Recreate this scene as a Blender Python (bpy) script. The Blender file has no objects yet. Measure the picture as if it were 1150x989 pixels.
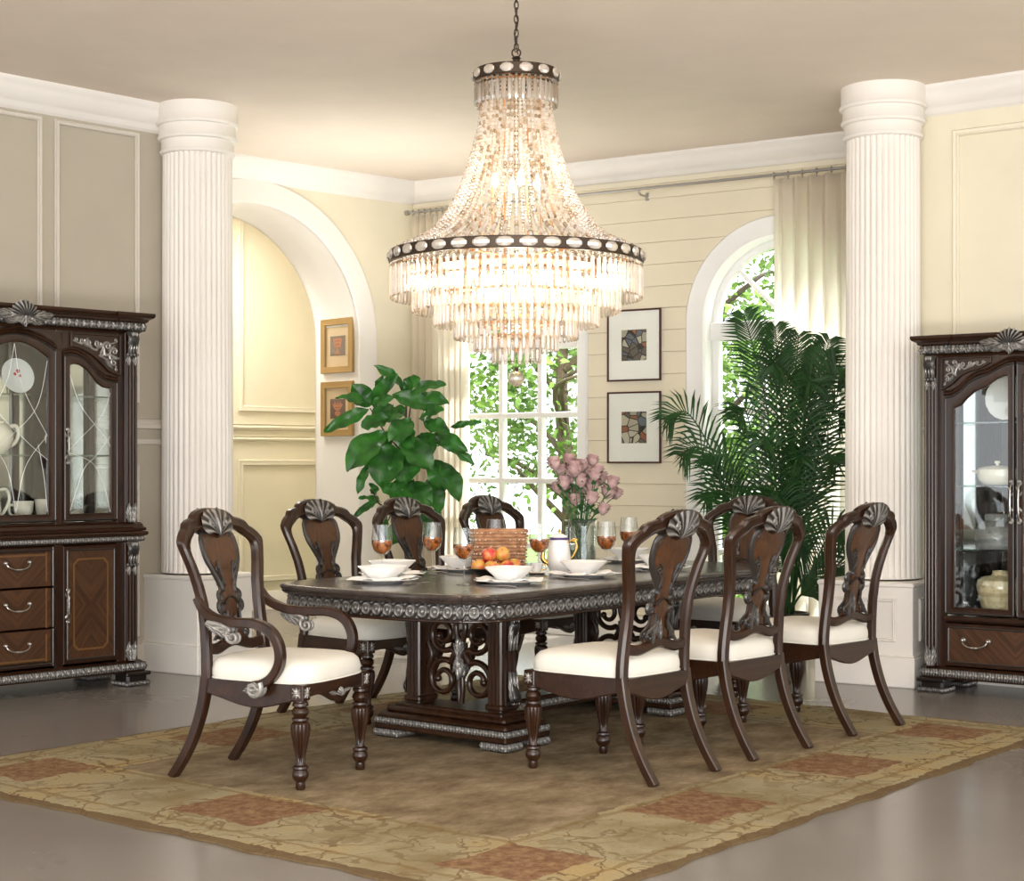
import bpy, math, random
from mathutils import Vector, Matrix
R = math.radians
PI = math.pi
TAU = 2 * math.pi
C = bpy.context.scene.collection
random.seed(7)
V = Vector

# ------------------------------------------------------------------ mesh builder
def rotz(a):
    return Matrix.Rotation(a, 4, 'Z')

def catmull(pts, n=6, closed=False):
    P = [Vector(p) for p in pts]
    out = []
    m = len(P)
    segs = m if closed else m - 1
    for i in range(segs):
        if closed:
            a, b, c, d = P[(i-1) % m], P[i], P[(i+1) % m], P[(i+2) % m]
        else:
            a, b, c, d = P[max(i-1, 0)], P[i], P[i+1], P[min(i+2, m-1)]
        for k in range(n):
            t = k / n
            out.append(0.5*((2*b) + (c-a)*t + (2*a-5*b+4*c-d)*t*t + (3*b-a-3*c+d)*t*t*t))
    if not closed:
        out.append(P[-1].copy())
    return out

def lerp(a, b, t):
    return a + (b-a)*t

def interp(tab, x):
    if x <= tab[0][0]: return tab[0][1]
    for (x0, y0), (x1, y1) in zip(tab, tab[1:]):
        if x <= x1:
            return y0 + (y1-y0)*(x-x0)/(x1-x0)
    return tab[-1][1]

def sstep(a, b, x):
    t = min(1, max(0, (x-a)/(b-a)))
    return t*t*(3-2*t)

def offset_poly(poly, d):
    """inward offset (poly counter-clockwise) by averaged normals"""
    n = len(poly)
    out = []
    for i in range(n):
        p0, p1, p2 = Vector(poly[i-1]), Vector(poly[i]), Vector(poly[(i+1) % n])
        e1 = (p1-p0); e2 = (p2-p1)
        if e1.length < 1e-9: e1 = e2
        if e2.length < 1e-9: e2 = e1
        n1 = Vector((-e1.y, e1.x)).normalized(); n2 = Vector((-e2.y, e2.x)).normalized()
        b = (n1+n2)
        if b.length < 1e-6: b = n1
        b.normalize()
        k = max(0.45, b.dot(n1))
        out.append(p1 + b*(d/k))
    return out

class MB:
    def __init__(self):
        self.v = []; self.f = []; self.r = []; self.mi = []; self.M = Matrix.Identity(4); self.cur = 0
    def add(self, verts, faces, ridge=None):
        o = len(self.v)
        M = self.M
        self.v += [M @ Vector(p) for p in verts]
        if ridge is None: ridge = [0.0]*len(verts)
        elif isinstance(ridge, (int, float)): ridge = [float(ridge)]*len(verts)
        self.r += ridge
        self.f += [tuple(i+o for i in f) for f in faces]
        self.mi += [self.cur]*len(faces)
        return self
    def box(self, cx, cy, cz, sx, sy, sz, b=0.003, ridge=0.0):
        hx, hy, hz = sx/2, sy/2, sz/2
        b = min(b, hx*.9, hy*.9, hz*.9)
        if b <= 0:
            vs = [(cx+i*hx, cy+j*hy, cz+k*hz) for i in (-1, 1) for j in (-1, 1) for k in (-1, 1)]
            return self.add(vs, [(0, 1, 3, 2), (4, 6, 7, 5), (0, 4, 5, 1), (2, 3, 7, 6), (0, 2, 6, 4), (1, 5, 7, 3)], ridge)
        vs = []; idx = {}
        for i in (-1, 1):
            for j in (-1, 1):
                for k in (-1, 1):
                    idx[(i, j, k, 0)] = len(vs); vs.append((cx+i*hx, cy+j*(hy-b), cz+k*(hz-b)))
                    idx[(i, j, k, 1)] = len(vs); vs.append((cx+i*(hx-b), cy+j*hy, cz+k*(hz-b)))
                    idx[(i, j, k, 2)] = len(vs); vs.append((cx+i*(hx-b), cy+j*(hy-b), cz+k*hz))
        fs = []
        for i in (-1, 1):
            q = [(i, -1, -1, 0), (i, 1, -1, 0), (i, 1, 1, 0), (i, -1, 1, 0)]
            fs.append([idx[a] for a in (q if i > 0 else q[::-1])])
            q = [(-1, i, -1, 1), (1, i, -1, 1), (1, i, 1, 1), (-1, i, 1, 1)]
            fs.append([idx[a] for a in (q if i < 0 else q[::-1])])
            q = [(-1, -1, i, 2), (1, -1, i, 2), (1, 1, i, 2), (-1, 1, i, 2)]
            fs.append([idx[a] for a in (q if i > 0 else q[::-1])])
        for i in (-1, 1):
            for j in (-1, 1):
                q = [(i, j, -1, 0), (i, j, 1, 0), (i, j, 1, 1), (i, j, -1, 1)]
                fs.append([idx[a] for a in (q if i*j < 0 else q[::-1])][::-1])
                q = [(i, -1, j, 0), (i, 1, j, 0), (i, 1, j, 2), (i, -1, j, 2)]
                fs.append([idx[a] for a in (q if i*j > 0 else q[::-1])][::-1])
                q = [(-1, i, j, 1), (1, i, j, 1), (1, i, j, 2), (-1, i, j, 2)]
                fs.append([idx[a] for a in (q if i*j < 0 else q[::-1])][::-1])
                for k in (-1, 1):
                    q = [(i, j, k, 0), (i, j, k, 1), (i, j, k, 2)]
                    fs.append([idx[a] for a in (q if i*j*k > 0 else q[::-1])])
        return self.add(vs, fs, ridge)
    def grid(self, fn, nu, nv, closeu=False, closev=False, ridge=None):
        vs = []; rs = []
        cu = nu if closeu else nu+1
        cv = nv if closev else nv+1
        for i in range(cu):
            for j in range(cv):
                vs.append(fn(i/nu, j/nv))
                if ridge: rs.append(ridge(i/nu, j/nv))
        fs = []
        for i in range(nu):
            for j in range(nv):
                a = i*cv+j; b = ((i+1) % cu)*cv+j
                c = ((i+1) % cu)*cv+(j+1) % cv; d = i*cv+(j+1) % cv
                fs.append((a, b, c, d))
        return self.add(vs, fs, rs if ridge else None)
    def lathe(self, prof, n=24, c=(0, 0, 0), flute=None, ridge=None, cap=True):
        vs = []; rs = []
        for (r, z) in prof:
            for k in range(n):
                a = TAU*k/n
                rr = r; rd = 0
                if flute and flute[2] <= z <= flute[3]:
                    m = abs(math.cos(a*flute[0]/2))
                    rr = r - flute[1]*(1-m)
                    rd = m*.5
                vs.append((c[0]+rr*math.cos(a), c[1]+rr*math.sin(a), c[2]+z))
                rs.append((ridge(r, z) if ridge else 0) + rd*0.6)
        fs = []
        m = len(prof)
        for j in range(m-1):
            for k in range(n):
                fs.append((j*n+k, j*n+(k+1) % n, (j+1)*n+(k+1) % n, (j+1)*n+k))
        if cap:
            if prof[0][0] > 1e-5: fs.append(tuple(range(n))[::-1])
            if prof[-1][0] > 1e-5: fs.append(tuple((m-1)*n+k for k in range(n)))
        return self.add(vs, fs, rs)
    def tube(self, pts, rad, n=8, ridge=0.0, flat=1.0, up=None, cap=True, closed=False):
        P = [Vector(p) for p in pts]
        m = len(P)
        if isinstance(rad, (int, float)): rad = [rad]*m
        elif callable(rad): rad = [rad(i/(m-1)) for i in range(m)]
        T = []
        for i in range(m):
            if closed: t = P[(i+1) % m]-P[i-1]
            else: t = P[min(i+1, m-1)]-P[max(i-1, 0)]
            if t.length < 1e-9: t = Vector((0, 0, 1))
            T.append(t.normalized())
        if up is not None:
            N = [(Vector(up) - T[i]*Vector(up).dot(T[i])) for i in range(m)]
            N = [x.normalized() if x.length > 1e-6 else Vector((1, 0, 0)) for x in N]
        else:
            a = Vector((0, 0, 1)) if abs(T[0].z) < .9 else Vector((1, 0, 0))
            nn = (a - T[0]*a.dot(T[0])).normalized(); N = [nn]
            for i in range(1, m):
                nn = nn - T[i]*nn.dot(T[i]); nn.normalize(); N.append(nn)
        vs = []
        for i in range(m):
            B = T[i].cross(N[i])
            for k in range(n):
                a = TAU*k/n
                vs.append(P[i] + B*(math.cos(a)*rad[i]) + N[i]*(math.sin(a)*rad[i]*flat))
        fs = []
        for i in range(m if closed else m-1):
            i2 = (i+1) % m
            for k in range(n):
                fs.append((i*n+k, i*n+(k+1) % n, i2*n+(k+1) % n, i2*n+k))
        if cap and not closed:
            fs.append(tuple(range(n))[::-1]); fs.append(tuple((m-1)*n+k for k in range(n)))
        return self.add(vs, fs, ridge if not callable(ridge) else [ridge(i/(m-1)) for i in range(m) for k in range(n)])
    def sweep(self, pts, sec, up=(0, 0, 1), scale=None, ridge=0.0, closed=False, cap=True):
        """sec: list of (a,b): a along side, b along up."""
        P = [Vector(p) for p in pts]; m = len(P); n = len(sec); vs = []
        for i in range(m):
            ta = (P[i]-P[i-1]).normalized() if (closed or i > 0) else None
            tb = (P[(i+1) % m]-P[i]).normalized() if (closed or i < m-1) else None
            t = (ta or tb) + (tb or ta)
            t.normalize()
            U = Vector(up); U = (U - t*U.dot(t)).normalized()
            S = t.cross(U)
            k = scale[i] if scale else (1, 1)
            if isinstance(k, (int, float)): k = (k, k)
            # mitre
            f = 1.0
            if 0 < i < m-1 or closed:
                t1 = (P[i]-P[i-1]).normalized()
                c = t.dot(t1)
                f = 1/max(.5, c)
            for (a, b) in sec:
                vs.append(P[i] + S*(a*k[0]*f) + U*(b*k[1]))
        fs = []
        for i in range(m if closed else m-1):
            i2 = (i+1) % m
            for k in range(n):
                fs.append((i*n+k, i*n+(k+1) % n, i2*n+(k+1) % n, i2*n+k))
        if cap and not closed:
            fs.append(tuple(range(n))[::-1]); fs.append(tuple((m-1)*n+k for k in range(n)))
        return self.add(vs, fs, ridge)
    def prism(self, poly, y0, y1, mp=None, b=0.0, ridge=0.0, subdiv=None):
        """2D poly (x,z) extruded from y0 (front) to y1 (back)."""
        mp = mp or (lambda x, z, y: (x, y, z))
        poly = [Vector(p) for p in poly]
        area = sum(poly[i-1].x*poly[i].y - poly[i].x*poly[i-1].y for i in range(len(poly)))
        if area < 0: poly = poly[::-1]
        n = len(poly)
        if b > 0:
            q = offset_poly(poly, b)
            layers = [(q, y0), (poly, y0+b), (poly, y1-b), (q, y1)]
        else:
            layers = [(poly, y0), (poly, y1)]
        vs = []
        for (pp, y) in layers:
            vs += [mp(p.x, p.y, y) for p in pp]
        fs = []
        m = len(layers)
        for j in range(m-1):
            for k in range(n):
                fs.append((j*n+k, j*n+(k+1) % n, (j+1)*n+(k+1) % n, (j+1)*n+k))
        fs.append(tuple(range(n))[::-1]); fs.append(tuple((m-1)*n+k for k in range(n)))
        fs = [f[::-1] for f in fs] if False else fs
        return self.add(vs, fs, ridge)
    def ribbon(self, outer, inner, y0, y1, mp=None, b=.006, closed=False, ridge=0.0, cove=0.0):
        """frame between two polylines of equal length (x,z)."""
        mp = mp or (lambda x, z, y: (x, y, z))
        O = [Vector(p) for p in outer]; I = [Vector(p) for p in inner]; m = len(O); vs = []
        for i in range(m):
            d = (I[i]-O[i]); w = d.length; d = d.normalized() if w > 1e-6 else Vector((0, 0)); bb = min(b, w*.35)
            q = [(O[i], y0+bb), (O[i]+d*bb, y0), (O[i]+d*(w*.5), y0+cove), (I[i]-d*bb, y0), (I[i], y0+bb), (I[i], y1-bb), (I[i]-d*bb, y1), (O[i]+d*(w*.5), y1-cove), (O[i]+d*bb, y1), (O[i], y1-bb)]
            vs += [mp(p.x, p.y, y) for (p, y) in q]
        n = 10; fs = []
        for i in range(m if closed else m-1):
            i2 = (i+1) % m
            for k in range(n):
                fs.append((i*n+k, i2*n+k, i2*n+(k+1) % n, i*n+(k+1) % n))
        if not closed:
            fs.append(tuple(range(n))); fs.append(tuple((m-1)*n+k for k in range(n))[::-1])
        return self.add(vs, fs, ridge)
    def sphere(self, c, r, nu=12, nv=8, ridge=0.0):
        if isinstance(r, (int, float)): r = (r, r, r)
        vs = [(c[0], c[1], c[2]-r[2])]
        for j in range(1, nv):
            p = PI*j/nv
            for k in range(nu):
                a = TAU*k/nu
                vs.append((c[0]+r[0]*math.sin(p)*math.cos(a), c[1]+r[1]*math.sin(p)*math.sin(a), c[2]-r[2]*math.cos(p)))
        vs.append((c[0], c[1], c[2]+r[2]))
        fs = []
        for k in range(nu):
            fs.append((0, 1+(k+1) % nu, 1+k))
            fs.append((len(vs)-1, 1+(nv-2)*nu+k, 1+(nv-2)*nu+(k+1) % nu))
        for j in range(nv-2):
            for k in range(nu):
                fs.append((1+j*nu+k, 1+j*nu+(k+1) % nu, 1+(j+1)*nu+(k+1) % nu, 1+(j+1)*nu+k))
        return self.add(vs, fs, ridge)
    def leaf_relief(self, o, u, v, n, w, l, curl=0.0, nribs=5, th=.012, prof=None, nu=14, nv=14, taper=.15):
        """carved acanthus leaf lying on a surface: o base, u width dir, v length dir, n outward"""
        o, u, v, n = Vector(o), Vector(u).normalized(), Vector(v).normalized(), Vector(n).normalized()
        prof = prof or (lambda t: (math.sin(PI*min(1, t*.93+.07))**.7)*(1-.35*t))
        def fr(a, t):
            x = a*2-1
            wob = 1+.07*math.cos(t*nribs*TAU)
            rib = .5+.5*math.cos((abs(x)*2.3 - t*nribs)*TAU*.5*1.6)
            mid = math.exp(-(x/.12)**2)
            h = th*(1-x*x)**.5*(.45+.5*rib*(abs(x) > .1)+.6*mid) if abs(x) < 1 else 0
            return x, wob, rib, mid, h
        def fn(a, t):
            x, wob, rib, mid, h = fr(a, t)
            c = curl*t*t*l
            return o + u*(x*w*.5*prof(t)*wob) + v*(l*(t - abs(curl)*.25*t*t)) + n*(h + c - .002)
        def rg(a, t):
            x, wob, rib, mid, h = fr(a, t)
            return min(1, (.15+.85*max(rib*(1-abs(x)*.3), mid)))
        return self.grid(fn, nu, nv, ridge=rg)
    def shell(self, o, u, v, n, rad, ribs=9, spread=R(80), th=.018, asp=1.0, nr=6):
        o, u, v, n = Vector(o), Vector(u).normalized(), Vector(v).normalized(), Vector(n).normalized()
        na = ribs*6
        def fn(a, t):
            x = a*2-1
            th_ = x*spread
            rr = rad*(1-.10*abs(math.sin(ribs*x*PI/2)))*(1-.22*abs(x))
            m = abs(math.cos(ribs*x*PI/2))
            h = th*math.sin(min(1, t*1.0)*PI*.85+.3)*(.45+.55*m)
            return o + u*(math.sin(th_)*rr*t*asp) + v*(math.cos(th_)*rr*t) + n*(h-.002)
        def rg(a, t):
            x = a*2-1
            return abs(math.cos(ribs*x*PI/2))**2*(.3+.7*t)
        return self.grid(fn, na, nr, ridge=rg)
    def spiral(self, mp, c, r0, r1, a0, a1, rad0, rad1, y=0.0, n=22, lead=None, seg=8, ridge=0.35, flat=1.0):
        """tapered volute in a plane; mp(x,z,y)->3D"""
        pts = []
        if lead:
            pts += [Vector((p[0], p[1])) for p in lead]
        k0 = len(pts)
        for i in range(n+1):
            t = i/n; a = lerp(a0, a1, t); r = r0*((r1/r0)**t)
            pts.append(Vector((c[0]+r*math.cos(a), c[1]+r*math.sin(a))))
        if k0:
            head = catmull([(p.x, p.y, 0) for p in pts[:k0+2]], 5)
            pts = [Vector((p.x, p.y)) for p in head] + pts[k0+2:]
        m = len(pts)
        P3 = [Vector(mp(p.x, p.y, y)) for p in pts]
        self.tube(P3, [lerp(rad0, rad1, i/(m-1)) for i in range(m)], seg, ridge=ridge, flat=flat)
        e = P3[-1]
        self.sphere(e, rad1*1.5, 8, 6, ridge=ridge)
        return self
    def build(self, name, mats, parent=None, smooth=True, angle=38, loc=None):
        me = bpy.data.meshes.new(name)
        me.from_pydata([tuple(p) for p in self.v], [], self.f)
        if not isinstance(mats, (list, tuple)): mats = [mats]
        for m in mats: me.materials.append(m)
        if len(mats) > 1: me.polygons.foreach_set('material_index', self.mi)
        if smooth:
            me.polygons.foreach_set('use_smooth', [True]*len(self.f))
            me.update()
            if angle: me.set_sharp_from_angle(angle=R(angle))
        if any(x > 0 for x in self.r):
            at = me.attributes.new('ridge', 'FLOAT', 'POINT')
            at.data.foreach_set('value', self.r)
        me.validate()
        import bmesh
        bm = bmesh.new(); bm.from_mesh(me); bmesh.ops.recalc_face_normals(bm, faces=bm.faces); bm.to_mesh(me); bm.free()
        o = bpy.data.objects.new(name, me); C.objects.link(o)
        if parent: o.parent = parent
        if loc: o.location = loc
        return o

def tag(o, label=None, cat=None, group=None, kind=None):
    if label: o['label'] = label
    if cat: o['category'] = cat
    if group: o['group'] = group
    if kind: o['kind'] = kind
    return o

def thing(name, label, cat, loc=(0, 0, 0), rz=0.0, group=None):
    o = bpy.data.objects.new(name, None); C.objects.link(o)
    o.empty_display_size = .1
    o.location = loc; o.rotation_euler = (0, 0, rz)
    return tag(o, label, cat, group)

def dup(root, loc=None, rz=None, label=None, group=None):
    def cp(o, parent):
        c = o.copy(); C.objects.link(c)
        if parent: c.parent = parent; c.matrix_parent_inverse = o.matrix_parent_inverse.copy()
        for ch in list(o.children): cp(ch, c)
        return c
    r = cp(root, None)
    if loc is not None: r.location = loc
    if rz is not None: r.rotation_euler = (0, 0, rz)
    if label: r['label'] = label
    if group: r['group'] = group
    return r

def struct(name, mb, mat, parent=None, **k):
    o = mb.build(name, mat, parent, **k)
    o['kind'] = 'structure'
    return o

# ------------------------------------------------------------------ materials
class NT:
    def __init__(self, name):
        self.m = bpy.data.materials.new(name); self.m.use_nodes = True
        self.t = self.m.node_tree; self.t.nodes.clear()
        self.out = self.t.nodes.new('ShaderNodeOutputMaterial')
        self.tc = None
    def n(self, typ, **kw):
        nd = self.t.nodes.new(typ)
        for k, v in kw.items(): setattr(nd, k, v)
        return nd
    def link(self, a, b): self.t.links.new(a, b)
    def set(self, nd, key, v):
        s = nd.inputs[key]
        if isinstance(v, bpy.types.NodeSocket): self.link(v, s)
        else: s.default_value = v
    def coord(self, kind='Object'):
        if not self.tc: self.tc = self.n('ShaderNodeTexCoord')
        return self.tc.outputs[kind]
    def mapping(self, scale=(1, 1, 1), rot=(0, 0, 0), loc=(0, 0, 0), src=None):
        m = self.n('ShaderNodeMapping')
        self.link(src or self.coord(), m.inputs['Vector'])
        m.inputs['Scale'].default_value = scale; m.inputs['Rotation'].default_value = rot; m.inputs['Location'].default_value = loc
        return m.outputs[0]
    def noise(self, scale=5, detail=4, rough=.55, vec=None, dist=0.0, out='Fac'):
        nd = self.n('ShaderNodeTexNoise')
        self.link(vec or self.coord(), nd.inputs['Vector'])
        nd.inputs['Scale'].default_value = scale; nd.inputs['Detail'].default_value = detail
        nd.inputs['Roughness'].default_value = rough; nd.inputs['Distortion'].default_value = dist
        return nd.outputs[out]
    def voronoi(self, scale=5, vec=None, feature='F1', out='Distance'):
        nd = self.n('ShaderNodeTexVoronoi', feature=feature)
        self.link(vec or self.coord(), nd.inputs['Vector']); nd.inputs['Scale'].default_value = scale
        return nd.outputs[out]
    def wave(self, scale=5, dist=2, detail=2, vec=None, dirn='X', typ='BANDS'):
        nd = self.n('ShaderNodeTexWave', wave_type=typ)
        if typ == 'BANDS': nd.bands_direction = dirn
        self.link(vec or self.coord(), nd.inputs['Vector'])
        nd.inputs['Scale'].default_value = scale; nd.inputs['Distortion'].default_value = dist; nd.inputs['Detail'].default_value = detail
        return nd.outputs['Fac']
    def math(self, op, a, b=None, c=None, clamp=False):
        nd = self.n('ShaderNodeMath', operation=op); nd.use_clamp = clamp
        self.set(nd, 0, a)
        if b is not None: self.set(nd, 1, b)
        if c is not None: self.set(nd, 2, c)
        return nd.outputs[0]
    def ramp(self, fac, stops, interp='LINEAR'):
        nd = self.n('ShaderNodeValToRGB'); self.link(fac, nd.inputs[0])
        nd.color_ramp.interpolation = interp
        el = nd.color_ramp.elements
        while len(el) < len(stops): el.new(.5)
        for e, (p, c) in zip(el, stops):
            e.position = p; e.color = (c[0], c[1], c[2], 1) if not isinstance(c, (int, float)) else (c, c, c, 1)
        return nd.outputs[0]
    def mix(self, fac, a, b, mode='MIX'):
        nd = self.n('ShaderNodeMix', data_type='RGBA', blend_type=mode)
        self.set(nd, 0, fac)
        for k, v in ((6, a), (7, b)):
            if isinstance(v, bpy.types.NodeSocket): self.link(v, nd.inputs[k])
            else: nd.inputs[k].default_value = (v[0], v[1], v[2], 1)
        return nd.outputs[2]
    def bump(self, h, strength=.3, dist=.01):
        nd = self.n('ShaderNodeBump'); self.link(h, nd.inputs['Height'])
        nd.inputs['Strength'].default_value = strength; nd.inputs['Distance'].default_value = dist
        return nd.outputs[0]
    def xyz(self, vec=None):
        nd = self.n('ShaderNodeSeparateXYZ'); self.link(vec or self.coord(), nd.inputs[0]); return nd.outputs
    def schlick(self, f0):
        g_ = self.n('ShaderNodeNewGeometry'); d = self.n('ShaderNodeVectorMath', operation='DOT_PRODUCT')
        self.link(g_.outputs['Incoming'], d.inputs[0]); self.link(g_.outputs['Normal'], d.inputs[1])
        c = self.math('SUBTRACT', 1.0, self.math('ABSOLUTE', d.outputs['Value']), clamp=True)
        return self.math('ADD', f0, self.math('MULTIPLY', self.math('POWER', c, 4.0), 1-f0), clamp=True)
    def attr(self, name):
        nd = self.n('ShaderNodeAttribute'); nd.attribute_name = name; return nd.outputs['Fac']
    def bsdf(self, color, rough=.5, metal=0.0, normal=None, **kw):
        p = self.n('ShaderNodeBsdfPrincipled')
        if isinstance(color, bpy.types.NodeSocket): self.link(color, p.inputs['Base Color'])
        else: p.inputs['Base Color'].default_value = (*color[:3], 1)
        self.set(p, 'Roughness', rough); self.set(p, 'Metallic', metal)
        if normal: self.link(normal, p.inputs['Normal'])
        for k, v in kw.items(): self.set(p, k.replace('_', ' '), v)
        self.link(p.outputs[0], self.out.inputs[0])
        return p

def srgb(r, g, b):
    f = lambda c: (c/255/12.92) if c/255 <= .04045 else ((c/255+.055)/1.055)**2.4
    return (f(r), f(g), f(b))

MAT = {}
def simple(name, col, rough=.5, metal=0.0, bump=None, **kw):
    t = NT(name)
    nrm = None
    if bump: nrm = t.bump(t.noise(bump[0], 3), bump[1], bump[2])
    n = t.noise(3.0, 3)
    c = t.mix(n, [x*.93 for x in col], [min(1, x*1.05) for x in col])
    t.bsdf(c, rough, metal, nrm, **kw)
    MAT[name] = t.m
    return t.m

def wood(name, c0, c1, rough=.3, grain=(3, 3, 30), coat=.12, silver=0.0):
    t = NT(name)
    vec = t.mapping(scale=grain)
    g = t.noise(1.6, 6, .6, vec=vec, dist=1.2)
    g2 = t.noise(6.0, 3, .5)
    col = t.ramp(g, [(.32, c0), (.68, c1)])
    col = t.mix(t.math('MULTIPLY', g2, .35), col, [x*.45 for x in c0])
    nrm = t.bump(g, .12, .002)
    if silver:
        r = t.attr('ridge')
        n = t.noise(60, 2)
        k = t.math('MULTIPLY', t.math('POWER', r, 1.5), silver)
        k = t.math('MULTIPLY', k, t.math('ADD', n, .45), clamp=True)
        col = t.mix(k, [x*.55 for x in c0], srgb(176, 172, 166))
        met = t.math('MULTIPLY', k, .55)
        t.bsdf(col, .34, met, nrm, Coat_Weight=coat, Coat_Roughness=.2)
    else:
        t.bsdf(col, rough, 0.0, nrm, Coat_Weight=coat, Coat_Roughness=.18, Specular_IOR_Level=.38)
    MAT[name] = t.m
    return t.m

wood('wood_dark', (.013, .0046, .0019), (.042, .0152, .0058), grain=(14, 14, 2.2))
wood('wood_dark_x', (.013, .0046, .0019), (.040, .0145, .0055), grain=(2.2, 14, 14))
wood('wood_splat', (.034, .0125, .0045), (.102, .040, .0145), grain=(16, 16, 2.0))
wood('carved', (.012, .006, .004), (.03, .014, .008), silver=.75)
wood('carved_crest', (.012, .008, .006), (.03, .02, .014), silver=.80)
wood('carved_dark', (.010, .004, .002), (.030, .012, .006), silver=.20)
wood('carved_bright', (.012, .008, .006), (.03, .02, .014), silver=1.05)
wood('wood_top', (.024, .017, .015), (.060, .045, .039), rough=.25, grain=(1.5, 9, 9), coat=.5)

def veneer(name, mode):
    t = NT(name)
    x, y, z = t.xyz()
    ax = t.math('ABSOLUTE', x)
    if mode == 'book':       # four-way book-matched
        az = t.math('ABSOLUTE', z)
        s = t.math('SUBTRACT', t.math('MULTIPLY', ax, 1.0), t.math('MULTIPLY', az, .75))
    else:
        s = t.math('ADD', t.math('MULTIPLY', ax, 1.0), t.math('MULTIPLY', z, -1.0))
    cb = t.n('ShaderNodeCombineXYZ'); t.link(s, cb.inputs[0]); t.link(t.math('MULTIPLY', z, .08), cb.inputs[1])
    g = t.noise(38, 5, .6, vec=cb.outputs[0], dist=.4)
    big = t.noise(9, 2, .5, vec=cb.outputs[0])
    col = t.ramp(g, [(.3, (.022, .009, .004)), (.7, (.11, .048, .020))])
    col = t.mix(t.math('MULTIPLY', big, .5), col, (.03, .012, .006))
    t.bsdf(col, .3, 0, None, Coat_Weight=.4, Coat_Roughness=.15)
    MAT[name] = t.m
veneer('veneer_book', 'book'); veneer('veneer_v', 'v')
simple('inlay', (.13, .062, .018), .35)

def fabric():
    t = NT('cream_fabric')
    a = t.wave(420, .5, 1, dirn='X'); b = t.wave(420, .5, 1, dirn='Y')
    h = t.math('ADD', a, b)
    n = t.noise(7, 4)
    col = t.mix(n, srgb(202, 198, 186), srgb(218, 215, 206))
    t.bsdf(col, .9, 0, t.bump(h, .15, .001), Specular_IOR_Level=.2)
    MAT['cream_fabric'] = t.m
fabric()
simple('plaster_white', srgb(234, 228, 220), .6, bump=(260, .12, .002))
simple('trim_white', srgb(230, 225, 218), .45)
simple('window_white', srgb(240, 240, 238), .4)
simple('wall_grey', srgb(176, 167, 150), .8, bump=(320, .2, .002))
simple('trim_grey', srgb(200, 192, 180), .55)
simple('wall_cream', srgb(224, 216, 192), .8, bump=(320, .15, .002))
simple('trim_cream', srgb(226, 218, 196), .6)
simple('siding_cream', srgb(226, 217, 194), .6, bump=(180, .15, .002))
simple('ceiling', srgb(226, 213, 199), .85, bump=(300, .15, .002))
simple('china', srgb(240, 240, 238), .15, Coat_Weight=.5)
simple('china_cream', srgb(238, 230, 214), .25, Coat_Weight=.4)
simple('silver', (.72, .71, .70), .22, 1.0)
simple('rod_metal', (.42, .41, .40), .35, 1.0)
simple('gold', (.85, .55, .16), .22, 1.0)
simple('bronze', (.045, .028, .016), .4, .5)
simple('copper', (.62, .33, .15), .3, .9)
simple('black_matte', (.012, .011, .010), .35)
simple('pewter', (.40, .39, .37), .3, 1.0)
simple('purple', (.08, .04, .16), .4)

def glassy(name, tint=(1, 1, 1), refl=.12, rough=.02):
    """thin clear pane: mostly transparent with a real gloss"""
    t = NT(name)
    tr = t.n('ShaderNodeBsdfTransparent'); tr.inputs[0].default_value = (*tint, 1)
    gl = t.n('ShaderNodeBsdfGlossy'); gl.inputs['Roughness'].default_value = rough
    mx = t.n('ShaderNodeMixShader')
    k = t.schlick(refl)
    t.link(k, mx.inputs[0]); t.link(tr.outputs[0], mx.inputs[1]); t.link(gl.outputs[0], mx.inputs[2])
    t.link(mx.outputs[0], t.out.inputs[0]); MAT[name] = t.m
glassy('pane_glass', (.97, .98, .97), .02)
glassy('cabinet_glass', (.95, .97, .96), .06)
glassy('stemware', (.97, .98, .98), .05)
glassy('vase_glass', (.93, .96, .95), .12)
glassy('shelf_glass', (.62, .78, .70), .18)

def crystal():
    t = NT('crystal')
    tr = t.n('ShaderNodeBsdfTransparent'); tr.inputs[0].default_value = (1, .98, .95, 1)
    gl = t.n('ShaderNodeBsdfGlossy'); gl.inputs['Roughness'].default_value = .03
    gi = t.n('ShaderNodeNewGeometry'); oi = t.n('ShaderNodeObjectInfo'); rr_ = t.math('FRACT', t.math('ADD', gi.outputs['Random Per Island'], t.math('MULTIPLY', oi.outputs['Random'], 7.3))); cr = t.ramp(rr_, [(0, (.50, .42, .32)), (.35, (.85, .74, .58)), (.6, (1, .97, .92)), (1, (1, 1, 1))])  # random tone per crystal paints in sparkle contrast
    tl = t.n('ShaderNodeBsdfTranslucent'); t.link(cr, tl.inputs[0])
    df = t.n('ShaderNodeBsdfRefraction'); df.inputs['IOR'].default_value = 1.5; df.inputs['Roughness'].default_value = .02
    a = t.n('ShaderNodeMixShader'); a.inputs[0].default_value = .45
    t.link(tr.outputs[0], a.inputs[1]); t.link(df.outputs[0], a.inputs[2])
    b = t.n('ShaderNodeMixShader'); b.inputs[0].default_value = .40
    t.link(a.outputs[0], b.inputs[1]); t.link(tl.outputs[0], b.inputs[2])
    c = t.n('ShaderNodeMixShader')
    t.link(t.schlick(.16), c.inputs[0]); t.link(b.outputs[0], c.inputs[1]); t.link(gl.outputs[0], c.inputs[2])
    t.link(c.outputs[0], t.out.inputs[0]); MAT['crystal'] = t.m
crystal()

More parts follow.
